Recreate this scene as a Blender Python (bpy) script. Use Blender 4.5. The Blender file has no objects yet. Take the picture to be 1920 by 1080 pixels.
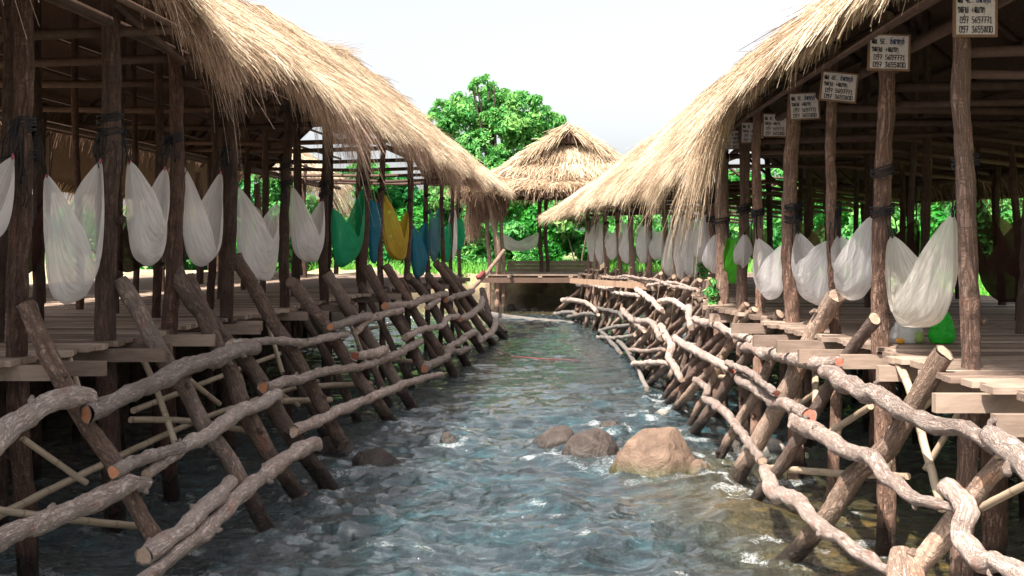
import bpy, math, random
import numpy as np
from mathutils import Vector
random.seed(7); rng = np.random.default_rng(11)
S = bpy.context.scene
COL = S.collection
F = 1866.7; HY = 465.0; EYE = 2.57; DECK = 1.75

# ------------------------------------------------------------------ basics
def P(px, py, d): return Vector(((px-960)/F*d, d, EYE-(py-HY)/F*d))
def LX(L, d): return -L + 0.0976*d
def LD(px, L=4.469): return L/(0.0976+(960-px)/F)
RROW = ([4, 14.7, 17.5, 20, 23, 26.8, 30, 33], [3.1, 3.1, 3.5, 3.6, 3.51, 3.21, 2.87, 2.5])
def RX(d): return float(np.interp(d, *RROW))
def onwater(px, py, z=0.0):
    d = (EYE-z)*F/(py-HY); return P(px, py, d)
def bis(fn, a=3.5, b=46):
    fa = fn(a)
    for _ in range(50):
        m = (a+b)/2; fm = fn(m)
        if (fm > 0) == (fa > 0): a = m
        else: b = m
    return (a+b)/2
def onL(px, py, off=0.0):
    k = 0.0976+(960-px)/F
    def g(d):
        z = EYE-(py-HY)/F*d
        return d*k-(3.05+z*0.592-off)
    return P(px, py, bis(g))
RF = ([6, 8, 11, 15, 18, 24, 30, 38], [2.2, 2.24, 2.42, 2.42, 2.48, 2.72, 2.4, 1.75])
def onR(px, py, off=0.0):
    def g(d):
        z = EYE-(py-HY)/F*d
        return d*(px-960)/F-(float(np.interp(d, *RF))+0.33*z-off)
    return P(px, py, bis(g))

def vn(p, seed=0):
    p = np.asarray(p, float); i = np.floor(p).astype(np.int64); f = p-i; f = f*f*(3-2*f)
    def h(a, b, c):
        n = (a*374761393+b*668265263+c*2147483647+seed*974634777) & 0xffffffff
        n = ((n ^ (n >> 13))*1274126177) & 0xffffffff
        n = ((n ^ (n >> 16))*2246822519) & 0xffffffff
        return ((n ^ (n >> 15)) & 0xffffff)/float(0xffffff)*2-1
    x, y, z = i[..., 0], i[..., 1], i[..., 2]; fx, fy, fz = f[..., 0], f[..., 1], f[..., 2]
    def mx(a, b, t): return a+(b-a)*t
    return mx(mx(mx(h(x, y, z), h(x+1, y, z), fx), mx(h(x, y+1, z), h(x+1, y+1, z), fx), fy),
              mx(mx(h(x, y, z+1), h(x+1, y, z+1), fx), mx(h(x, y+1, z+1), h(x+1, y+1, z+1), fx), fy), fz)
def fbm(p, o=4, seed=0, g=0.5):
    p = np.asarray(p, float); s = 0; a = 1
    for k in range(o): s = s+a*vn(p*2**k+k*17.3, seed+k); a *= g
    return s

def put(o, parent=None):
    COL.objects.link(o)
    if parent: o.parent = parent
    return o
def tag(o, label=None, cat=None, group=None, kind=None):
    if label: o['label'] = label
    if cat: o['category'] = cat
    if group: o['group'] = group
    if kind: o['kind'] = kind
    return o
def empty(name, loc, label, cat, group=None):
    o = bpy.data.objects.new(name, None); o.location = loc; o.empty_display_size = 0.2
    COL.objects.link(o); return tag(o, label, cat, group)
class MB:
    """collects geometry in world coordinates; build() re-bases it on the parent"""
    def __init__(s): s.V = []; s.Fc = []; s.mi = []; s.n = 0; s.A = {}
    def add(s, V, Fc, mi=0, **attr):
        V = np.asarray(V, float).reshape(-1, 3); s.V.append(V)
        for f in Fc: s.Fc.append([a+s.n for a in f]); s.mi.append(mi)
        for k, v in attr.items():
            v = np.asarray(v, float)
            if v.ndim == 0: v = np.full(len(V), float(v))
            s.A.setdefault(k, []).append((s.n, v))
        s.n += len(V)
    def box(s, x0, x1, y0, y1, z0, z1, mi=0, **a):
        V = [(x, y, z) for z in (z0, z1) for y in (y0, y1) for x in (x0, x1)]
        s.add(V, [(0, 2, 3, 1), (4, 5, 7, 6), (0, 1, 5, 4), (2, 6, 7, 3), (0, 4, 6, 2), (1, 3, 7, 5)], mi, **a)
    def tube(s, pts, r, seg=6, mi=0, cap=True, **a):
        pts = [Vector(p) for p in pts]; n = len(pts)
        rr = r if hasattr(r, '__len__') else [r]*n
        ref = None; V = []
        for i, p in enumerate(pts):
            t = (pts[min(i+1, n-1)]-pts[max(i-1, 0)]).normalized()
            if ref is None: ref = Vector((0, 0, 1)) if abs(t.z) < .9 else Vector((1, 0, 0))
            u = (ref-t*ref.dot(t)).normalized(); w = t.cross(u); ref = u
            for k in range(seg):
                q = 2*math.pi*k/seg; V.append(p+(u*math.cos(q)+w*math.sin(q))*rr[i])
        Fc = [(i*seg+k, i*seg+(k+1) % seg, (i+1)*seg+(k+1) % seg, (i+1)*seg+k) for i in range(n-1) for k in range(seg)]
        if cap: Fc += [tuple(range(seg))[::-1], tuple((n-1)*seg+k for k in range(seg))]
        s.add(V, Fc, mi, **a)
    def build(s, name, mats, parent=None, smooth=True):
        V = np.concatenate(s.V); base = np.array(parent.matrix_basis.translation if parent else (0, 0, 0))
        if parent and parent.parent: base = base+np.array(parent.parent.matrix_basis.translation)
        me = bpy.data.meshes.new(name); me.from_pydata((V-base).tolist(), [], s.Fc)
        return finish(me, name, mats, parent, s.mi, {k: np.concatenate([b for _, b in v]) for k, v in s.A.items()}, smooth)
def finish(me, name, mats, parent, mi, attrs, smooth):
    for m in (mats if isinstance(mats, (list, tuple)) else [mats]): me.materials.append(m)
    if mi is not None and len(mi): me.polygons.foreach_set('material_index', np.asarray(mi, np.int32))
    me.polygons.foreach_set('use_smooth', np.full(len(me.polygons), smooth))
    for k, v in attrs.items():
        if v.ndim == 1:
            a = me.attributes.new(k, 'FLOAT', 'POINT'); a.data.foreach_set('value', v.astype(np.float32))
        else:
            a = me.attributes.new(k, 'FLOAT_VECTOR', 'POINT'); a.data.foreach_set('vector', v.astype(np.float32).ravel())
    me.update()
    return put(bpy.data.objects.new(name, me), parent)
def quads(name, V, Q, mats, parent=None, mi=None, attrs={}, smooth=True, base=None):
    V = np.asarray(V, np.float32).reshape(-1, 3)
    if parent is not None: V = V-np.array(parent.location, np.float32)
    Q = np.asarray(Q, np.int32); me = bpy.data.meshes.new(name)
    me.vertices.add(len(V)); me.vertices.foreach_set('co', V.ravel())
    me.loops.add(Q.size); me.loops.foreach_set('vertex_index', Q.ravel())
    me.polygons.add(len(Q)); me.polygons.foreach_set('loop_start', np.arange(len(Q), dtype=np.int32)*Q.shape[1])
    me.update(calc_edges=True); me.validate()
    return finish(me, name, mats, parent, mi, attrs, smooth)
def gridq(n, m, off=0):
    i, j = np.meshgrid(np.arange(n-1), np.arange(m-1), indexing='ij'); a = (i*m+j).ravel()+off
    return np.stack([a, a+m, a+m+1, a+1], 1)

# ------------------------------------------------------------------ materials
def nm(name):
    m = bpy.data.materials.new(name); m.use_nodes = True; t = m.node_tree
    return m, t, t.nodes['Principled BSDF']
def N(t, typ, **kw):
    n = t.nodes.new(typ)
    for k, v in kw.items():
        if k in n.inputs.keys(): n.inputs[k].default_value = v
        else: setattr(n, k, v)
    return n
def ramp(t, fac, stops):
    r = t.nodes.new('ShaderNodeValToRGB'); e = r.color_ramp.elements
    while len(e) > 1: e.remove(e[-1])
    for i, (p, c) in enumerate(stops):
        q = e[0] if i == 0 else e.new(p)
        q.position = p; q.color = (*c, 1)
    t.links.new(fac, r.inputs['Fac']); return r.outputs['Color']
def mixc(t, fac, a, b, mode='MIX'):
    m = t.nodes.new('ShaderNodeMix'); m.data_type = 'RGBA'; m.blend_type = mode
    for sock, v in ((m.inputs[0], fac), (m.inputs[6], a), (m.inputs[7], b)):
        if hasattr(v, 'default_value') or hasattr(v, 'links'): t.links.new(v, sock)
        else: sock.default_value = v if not isinstance(v, tuple) else (*v, 1)
    return m.outputs[2]
def mth(t, op, a, b=0.0, c=None):
    m = t.nodes.new('ShaderNodeMath'); m.operation = op
    for i, v in enumerate((a, b, c)):
        if v is None: continue
        if hasattr(v, 'links'): t.links.new(v, m.inputs[i])
        else: m.inputs[i].default_value = v
    return m.outputs[0]
def attr(t, name, what='Fac'): return N(t, 'ShaderNodeAttribute', attribute_name=name).outputs[what]
def scaled(t, vec, sc):
    m = t.nodes.new('ShaderNodeMapping'); m.inputs['Scale'].default_value = sc; t.links.new(vec, m.inputs['Vector']); return m.outputs[0]
def noise(t, vec, scale, detail=4, rough=.6, dist=0):
    n = N(t, 'ShaderNodeTexNoise', Scale=scale, Detail=detail, Roughness=rough, Distortion=dist); t.links.new(vec, n.inputs['Vector']); return n.outputs['Fac']
def bump(t, bs, h, strength=.5, dist=.02):
    b = N(t, 'ShaderNodeBump', Strength=strength, Distance=dist); t.links.new(h, b.inputs['Height']); t.links.new(b.outputs[0], bs.inputs['Normal'])
def objrand(t): return N(t, 'ShaderNodeObjectInfo').outputs['Random']

def bark(name, dark, mid, light, red=(.30, .10, .06), redamt=.35, strength=1.0, wet=False, zs=.22):
    m, t, b = nm(name); lp = attr(t, 'lp', 'Vector')
    v = scaled(t, lp, (1, 1, zs))
    n1 = noise(t, v, 30, 7, .7, 1.2); n2 = noise(t, lp, 5, 3); n3 = noise(t, scaled(t, lp, (1, 1, .6)), 95, 4, .7)
    fz = mth(t, 'ABSOLUTE', mth(t, 'SUBTRACT', noise(t, scaled(t, lp, (1, 1, zs*1.2)), 17, 5, .6, 2.2), .5))
    crack = mth(t, 'MINIMUM', mth(t, 'MULTIPLY', fz, 14.0), 1.0)
    tz = mth(t, 'ABSOLUTE', mth(t, 'SUBTRACT', noise(t, scaled(t, lp, (.55, .55, 1.6)), 9, 4, .55, 1.2), .5)); crack = mth(t, 'MULTIPLY', crack, mth(t, 'MINIMUM', mth(t, 'ADD', .25, mth(t, 'MULTIPLY', tz, 22.0)), 1.0))
    hgt = mth(t, 'ADD', mth(t, 'MULTIPLY', crack, .45), mth(t, 'ADD', n1, mth(t, 'MULTIPLY', n3, .45)))
    c = ramp(t, mth(t, 'ADD', mth(t, 'MULTIPLY', n1, .75), mth(t, 'MULTIPLY', n2, .35)), [(.3, dark), (.52, mid), (.75, light)])
    c = mixc(t, mth(t, 'MULTIPLY', mth(t, 'SUBTRACT', 1.0, crack), .55), c, tuple(x*.5 for x in dark))
    rp = N(t, 'ShaderNodeMapRange'); t.links.new(noise(t, scaled(t, lp, (1, 1, .7)), 7, 3, .5, .4), rp.inputs[0]); rp.inputs[1].default_value = .60; rp.inputs[2].default_value = .68
    c = mixc(t, mth(t, 'MULTIPLY', rp.outputs[0], redamt), c, red)
    r = objrand(t); k = mth(t, 'ADD', .68, mth(t, 'MULTIPLY', r, .6))
    gv = mth(t, 'FRACT', mth(t, 'MULTIPLY', r, 7.3)); c = mixc(t, mth(t, 'MULTIPLY', mth(t, 'MULTIPLY', gv, noise(t, lp, 3.2, 4)), .75), c, tuple(sum(light)/3*f for f in (.72, .62, .57)))
    cc = t.nodes.new('ShaderNodeCombineColor'); [t.links.new(k, cc.inputs[i]) for i in range(3)]
    c = mixc(t, 1.0, c, cc.outputs[0], 'MULTIPLY')
    b.inputs['Roughness'].default_value = .85; b.inputs['Specular IOR Level'].default_value = .25
    if wet:   # the soaked, blackened foot of the timber
        g = N(t, 'ShaderNodeNewGeometry').outputs['Position']; sp = t.nodes.new('ShaderNodeSeparateXYZ'); t.links.new(g, sp.inputs[0])
        w = N(t, 'ShaderNodeMapRange'); t.links.new(mth(t, 'ADD', sp.outputs[2], mth(t, 'MULTIPLY', n2, .25)), w.inputs[0])
        w.inputs[1].default_value = .50; w.inputs[2].default_value = .34
        c = mixc(t, mth(t, 'MULTIPLY', w.outputs[0], .85), c, (.012, .010, .009))
        t.links.new(mth(t, 'SUBTRACT', .85, mth(t, 'MULTIPLY', w.outputs[0], .6)), b.inputs['Roughness'])
    t.links.new(c, b.inputs['Base Color']); bump(t, b, hgt, strength, .022)
    return m
M = {}
M['rail'] = bark('rail_bark', (.30, .205, .17), (.58, .445, .385), (.76, .65, .58), (.40, .16, .10), .5, 1.0)
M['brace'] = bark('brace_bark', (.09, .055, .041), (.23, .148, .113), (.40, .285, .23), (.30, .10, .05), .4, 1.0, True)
M['brace_sunlit'] = bark('peeled_sunlit_wood', (.24, .145, .10), (.45, .305, .225), (.60, .45, .35), (.45, .2, .1), .45, 1.1, True)  # partly peeled brace wood, lightened so sunlight sits in the colour
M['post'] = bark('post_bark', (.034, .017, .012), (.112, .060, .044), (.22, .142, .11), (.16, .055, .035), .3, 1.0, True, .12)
M['post_sunlit'] = bark('post_bark_sunlit', (.165, .088, .062), (.36, .21, .15), (.51, .345, .265), (.36, .14, .085), .45, 1.2, True, .14)  # lit copy of the post bark, sunlight put into its colour
M['grey_log'] = bark('weathered_grey_wood', (.10, .09, .085), (.22, .20, .185), (.36, .33, .31), (.2, .15, .12), .2, .8)
def flatwood(name, base, light, sc=(1, 8, 8), rough=.75, tone=True, strength=.25):
    m, t, b = nm(name); g = N(t, 'ShaderNodeTexCoord').outputs['Object']
    n = noise(t, scaled(t, g, sc), 5, 6, .65, .3)
    f = n
    if tone: f = mth(t, 'ADD', mth(t, 'MULTIPLY', n, .55), mth(t, 'MULTIPLY', attr(t, 'tone'), .45))
    st = noise(t, scaled(t, g, (.8, 2.5, 1)), 1.3, 5, .65, .8); sr = N(t, 'ShaderNodeMapRange'); t.links.new(st, sr.inputs[0]); sr.inputs[1].default_value = .5; sr.inputs[2].default_value = .68
    t.links.new(mixc(t, mth(t, 'MULTIPLY', sr.outputs[0], .55), ramp(t, f, [(.25, base), (.75, light)]), tuple(x*.55 for x in base)), b.inputs['Base Color'])
    b.inputs['Roughness'].default_value = rough; b.inputs['Specular IOR Level'].default_value = .25
    bump(t, b, n, strength, .01); return m
M['plank'] = flatwood('deck_plank_wood', (.14, .095, .074), (.44, .335, .265))
M['joist'] = flatwood('joist_wood', (.14, .098, .078), (.34, .255, .20))
M['joist_orange'] = flatwood('fresh_board_wood', (.30, .18, .115), (.50, .34, .245))
M['pole'] = flatwood('roof_pole_wood', (.035, .02, .015), (.12, .074, .056), (3, 3, 3))
def cut(name, a, c):
    m, t, b = nm(name); n = noise(t, attr(t, 'lp', 'Vector'), 30, 4)
    t.links.new(ramp(t, n, [(.3, a), (.7, c)]), b.inputs['Base Color']); b.inputs['Roughness'].default_value = .8
    bump(t, b, n, .5, .01); return m
M['cut_orange'] = cut('cut_end_orange', (.34, .11, .05), (.55, .26, .13))
M['cut_pale'] = cut('cut_end_pale', (.24, .16, .11), (.46, .345, .26))
M['cut_red'] = cut('cut_end_red', (.18, .045, .03), (.36, .12, .07))
def bamboo():
    m, t, b = nm('bamboo_skin'); lp = attr(t, 'lp', 'Vector'); sp = t.nodes.new('ShaderNodeSeparateXYZ'); t.links.new(lp, sp.inputs[0])
    fr = mth(t, 'FRACT', mth(t, 'MULTIPLY', sp.outputs[2], 3.2)); ring = mth(t, 'LESS_THAN', fr, .06)
    c = ramp(t, noise(t, scaled(t, lp, (1, 1, .1)), 20, 3), [(.3, (.27, .20, .14)), (.7, (.50, .40, .29))])
    t.links.new(mixc(t, mth(t, 'MULTIPLY', ring, .6), c, (.16, .11, .07)), b.inputs['Base Color']); b.inputs['Roughness'].default_value = .5; return m
M['bamboo'] = bamboo()
def straw(name, stops, trans=.25):
    m, t, b = nm(name); tn = attr(t, 'tone')
    c = ramp(t, tn, stops); b.inputs['Roughness'].default_value = .6; b.inputs['Specular IOR Level'].default_value = .3
    t.links.new(c, b.inputs['Base Color'])
    tr = t.nodes.new('ShaderNodeBsdfTranslucent'); t.links.new(c, tr.inputs['Color'])
    mx = t.nodes.new('ShaderNodeMixShader'); mx.inputs[0].default_value = trans
    t.links.new(b.outputs[0], mx.inputs[1]); t.links.new(tr.outputs[0], mx.inputs[2]); t.links.new(mx.outputs[0], t.nodes['Material Output'].inputs['Surface']); return m
M['straw'] = straw('dry_straw', [(0, (.15, .09, .05)), (.2, (.32, .22, .145)), (.55, (.53, .405, .28)), (.85, (.70, .575, .42)), (1, (.83, .73, .57))])
M['straw_red'] = straw('old_straw', [(0, (.12, .065, .045)), (.3, (.30, .185, .13)), (.7, (.50, .36, .27)), (1, (.66, .52, .42))])
def mat_base():
    m, t, b = nm('packed_straw'); g = N(t, 'ShaderNodeTexCoord').outputs['Object']
    n = noise(t, scaled(t, g, (6, 2, 2)), 14, 6, .7, .3)
    t.links.new(ramp(t, n, [(.3, (.10, .062, .035)), (.55, (.32, .22, .13)), (.75, (.48, .36, .23))]), b.inputs['Base Color']); b.inputs['Roughness'].default_value = .9
    bump(t, b, n, 1.0, .04); return m
M['straw_base'] = mat_base()
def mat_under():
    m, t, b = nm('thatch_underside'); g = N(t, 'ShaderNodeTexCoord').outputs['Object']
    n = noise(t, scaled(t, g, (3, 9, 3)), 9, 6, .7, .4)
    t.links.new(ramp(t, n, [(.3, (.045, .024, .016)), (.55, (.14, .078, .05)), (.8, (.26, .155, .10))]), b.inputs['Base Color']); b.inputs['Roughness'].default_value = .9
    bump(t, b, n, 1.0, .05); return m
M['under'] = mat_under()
def net(name, col, alpha=.22, transl=.4):
    m, t, b = nm(name); uv = attr(t, 'uvp', 'Vector')
    n = noise(t, scaled(t, uv, (16, 2.2, 1)), 3, 5, .6, .5); fine = noise(t, scaled(t, uv, (60, 60, 1)), 3, 2)
    c = ramp(t, n, [(.32, tuple(x*.66 for x in col)), (.62, col)])
    t.links.new(c, b.inputs['Base Color']); b.inputs['Roughness'].default_value = .75; b.inputs['Specular IOR Level'].default_value = .15
    bump(t, b, mth(t, 'ADD', n, mth(t, 'MULTIPLY', fine, .12)), .55, .03)
    tr = t.nodes.new('ShaderNodeBsdfTranslucent'); t.links.new(c, tr.inputs['Color'])
    mx = t.nodes.new('ShaderNodeMixShader'); mx.inputs[0].default_value = transl; t.links.new(b.outputs[0], mx.inputs[1]); t.links.new(tr.outputs[0], mx.inputs[2])
    tp = t.nodes.new('ShaderNodeBsdfTransparent'); m2 = t.nodes.new('ShaderNodeMixShader')
    t.links.new(mth(t, 'MULTIPLY', mth(t, 'ADD', .5, n), alpha), m2.inputs[0])
    t.links.new(mx.outputs[0], m2.inputs[1]); t.links.new(tp.outputs[0], m2.inputs[2]); t.links.new(m2.outputs[0], t.nodes['Material Output'].inputs['Surface'])
    return m
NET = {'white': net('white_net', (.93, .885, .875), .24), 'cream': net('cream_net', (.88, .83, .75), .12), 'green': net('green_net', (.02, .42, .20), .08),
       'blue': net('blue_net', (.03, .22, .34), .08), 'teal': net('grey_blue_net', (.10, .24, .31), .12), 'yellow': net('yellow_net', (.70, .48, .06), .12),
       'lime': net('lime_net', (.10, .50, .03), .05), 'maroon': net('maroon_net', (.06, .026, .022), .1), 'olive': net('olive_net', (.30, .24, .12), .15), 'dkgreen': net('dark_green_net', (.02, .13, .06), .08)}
def plain(name, c, rough=.7, spec=.3):
    m, t, b = nm(name); g = N(t, 'ShaderNodeTexCoord').outputs['Object']; n = noise(t, g, 25, 3)
    t.links.new(ramp(t, n, [(.3, tuple(x*.8 for x in c)), (.7, c)]), b.inputs['Base Color']); b.inputs['Roughness'].default_value = rough; b.inputs['Specular IOR Level'].default_value = spec; return m
M['rope'] = plain('black_rope', (.018, .017, .020)); M['red_rope'] = plain('red_rope', (.20, .05, .05)); M['knot'] = plain('pink_cord', (.36, .09, .13))
M['board'] = plain('sign_panel_paint', (.72, .65, .65), .6); M['sframe'] = plain('sign_frame_wood', (.24, .14, .09)); M['ink'] = plain('sign_ink', (.02, .02, .03)); M['ink_blue'] = plain('sign_ink_blue', (.03, .05, .16))
def leaf(name, a, c, hi, transl=.35):
    m, t, b = nm(name); c_ = ramp(t, attr(t, 'tone'), [(0, a), (.5, c), (1, hi)])
    t.links.new(c_, b.inputs['Base Color']); b.inputs['Roughness'].default_value = .5; b.inputs['Specular IOR Level'].default_value = .25
    tr = t.nodes.new('ShaderNodeBsdfTranslucent'); t.links.new(c_, tr.inputs['Color'])
    mx = t.nodes.new('ShaderNodeMixShader'); mx.inputs[0].default_value = transl
    t.links.new(b.outputs[0], mx.inputs[1]); t.links.new(tr.outputs[0], mx.inputs[2]); t.links.new(mx.outputs[0], t.nodes['Material Output'].inputs['Surface']); return m
M['leaf_a'] = leaf('leaf_mid', (.015, .10, .02), (.035, .27, .035), (.12, .42, .04))
M['leaf_b'] = leaf('leaf_bright', (.03, .14, .04), (.085, .34, .075), (.30, .54, .16))
M['leaf_c'] = leaf('leaf_deep', (.008, .07, .025), (.02, .20, .05), (.06, .33, .06))
M['grass'] = leaf('grass_blade', (.04, .20, .03), (.12, .42, .05), (.38, .52, .14), .3)
M['trunk'] = bark('trunk_bark', (.06, .045, .035), (.16, .12, .09), (.25, .2, .16), redamt=0)

# ------------------------------------------------------------------ logs
def smooth_path(pts, rad, step):
    pts = [Vector(p) for p in pts]; n = len(pts); out = []; ro = []
    for i in range(n-1):
        p0, p1, p2, p3 = pts[max(i-1, 0)], pts[i], pts[i+1], pts[min(i+2, n-1)]
        k = max(2, int((p2-p1).length/step))
        for j in range(k):
            t = j/k
            out.append(.5*((2*p1)+(p2-p0)*t+(2*p0-5*p1+4*p2-p3)*t*t+(3*p1-p0-3*p2+p3)*t**3)); ro.append(rad[i]+(rad[i+1]-rad[i])*t)
    out.append(pts[-1]); ro.append(rad[-1]); return out, ro
def log(name, pts, rad, mats, parent, seg=14, lump=.16, seed=0, knots=0, wob=0.0, label=None, caps=(True, True), kink=.08):
    if not hasattr(rad, '__len__'): rad = [rad]*len(pts)
    rm = max(rad); path, rr = smooth_path(pts, rad, max(rm*.55, .03)); n = len(path)
    s = seed*13.7; L = 0; V = []; LP = []; ref = None
    ctr = []
    for i, p in enumerate(path):
        t = (path[min(i+1, n-1)]-path[max(i-1, 0)]).normalized()
        if i: L += (path[i]-path[i-1]).length
        if ref is None: ref = Vector((0, 0, 1)) if abs(t.z) < .9 else Vector((1, 0, 0))
        u = (ref-t*ref.dot(t)).normalized(); w = t.cross(u); ref = u
        if wob and 0 < i < n-1:
            p = p+u*wob*vn((L*1.6+s, .3, .1), 5)+w*wob*vn((L*1.6+s, 4.3, 9.1), 6)
        if 0 < i < n-1: p = p+u*rm*kink*float(vn((L*.9/rm*.35+s, 1.3, 7.1), 15))+w*rm*kink*float(vn((L*.9/rm*.35+s, 8.3, 2.1), 16))
        ctr.append((p, t))
        for k in range(seg):
            q = 2*math.pi*k/seg; cx, cy = math.cos(q), math.sin(q)
            V.append((p, u*cx+w*cy, rr[i])); LP.append((cx*rm+s, cy*rm+s*.37, L))
    LPa = np.array(LP); q = LPa.copy()
    dr = 1+lump*vn(q*np.array([.8/rm, .8/rm, .35/rm]), 3)+lump*.55*vn(q*np.array([2.2/rm, 2.2/rm, .8/rm]), 4)+lump*.3*vn(q*np.array([4.5/rm, 4.5/rm, 1.6/rm]), 8)
    co = [v[0]+v[1]*(v[2]*dr[i]) for i, v in enumerate(V)]
    mb = MB()
    Fc = [(i*seg+k, i*seg+(k+1) % seg, (i+1)*seg+(k+1) % seg, (i+1)*seg+k) for i in range(n-1) for k in range(seg)]
    mb.add(co, Fc, 0, lp=LPa)
    for e, (i0, on) in enumerate(((0, caps[0]), (n-1, caps[1]))):
        if not on: continue
        ring = co[i0*seg:(i0+1)*seg]; c = sum(ring, Vector())/seg; tt = ctr[i0][1]*(-1 if e == 0 else 1)
        tl = Vector((random.gauss(0, .3), random.gauss(0, .3), random.gauss(0, .3))); ring = [q+tt*((q-c).dot(tl)+random.uniform(-.05, .09)*rm) for q in ring]
        inner = [c+(r-c)*random.uniform(.8, .9)+tt*rm*random.uniform(-.02, .06) for r in ring]
        vv = ring+inner+[c+tt*rm*(.02+.08*random.random())]; lpv = [(x.x*3, x.y*3, x.z*3) for x in vv]
        fr = [(k, seg+k, seg+(k+1) % seg, (k+1) % seg) for k in range(seg)]; fi = [(seg+k, 2*seg, seg+(k+1) % seg) for k in range(seg)]
        if e == 1: fr = [f[::-1] for f in fr]; fi = [f[::-1] for f in fi]
        mb.add(vv, fr, 0, lp=np.array(lpv)); mb.Fc += [[a+mb.n-len(vv) for a in f] for f in fi]
        mb.mi += [1+e]*len(fi)
    for _ in range(knots):
        i = random.randrange(1, n-1); p, t = ctr[i]; a = Vector((random.gauss(0, 1), random.gauss(0, 1), random.gauss(0, 1))); a = (a-t*a.dot(t)).normalized()
        r = rr[i]; ln = r*random.uniform(.25, .6); rk = r*random.uniform(.25, .45)
        pp = [p+a*r*.6, p+a*(r+ln*.6), p+(a+t*.3)*(r+ln)]; n0 = mb.n
        mb.tube(pp, [rk*1.4, rk, rk*.7], 7, 0); vv = mb.V[-1]; mb.A['lp'].append((n0, vv*3))
    mats = list(mats); mats = mats+[mats[-1]]*(3-len(mats))
    o = mb.build(name, mats, parent)
    if label: o['label'] = label
    return o

# ------------------------------------------------------------------ strands
def strands(root, dirs, length, droop, width, nrm, tone, K=3, twist=.7, crl=.08):
    n = len(root); side = np.cross(dirs, nrm); side /= np.linalg.norm(side, axis=1, keepdims=True)+1e-9
    a = rng.normal(0, twist, n)[:, None]; side = side*np.cos(a)+nrm*np.sin(a)
    ss = np.linspace(0, 1, K+1); V = np.zeros((n, K+1, 2, 3))
    curl = rng.normal(0, crl, (n, 1))*length[:, None]
    for k, s in enumerate(ss):
        c = root+dirs*(length*s)[:, None]; c[:, 2] -= droop*length*s*s; c = c+side*curl*s*s
        w = (width*(1-.6*s))[:, None]*.5
        V[:, k, 0] = c-side*w; V[:, k, 1] = c+side*w
    idx = np.arange(n)[:, None]*(K+1)*2; q = []
    for k in range(K): q.append(np.stack([idx[:, 0]+2*k, idx[:, 0]+2*k+1, idx[:, 0]+2*k+3, idx[:, 0]+2*k+2], 1))
    return V.reshape(-1, 3), np.concatenate(q), np.repeat(np.clip(tone, 0, 1), (K+1)*2)
class Thatch:
    def __init__(s): s.V = []; s.Q = []; s.T = []; s.m = []; s.n = 0
    def add(s, V, Q, T, mi=0):
        s.V.append(np.asarray(V).reshape(-1, 3)); s.Q.append(np.asarray(Q)+s.n); s.T.append(T); s.m.append(np.full(len(Q), mi)); s.n += len(s.V[-1])
    def build(s, name, mats, parent):
        return quads(name, np.concatenate(s.V), np.concatenate(s.Q), mats, parent, np.concatenate(s.m), {'tone': np.concatenate(s.T)}, True)
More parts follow.
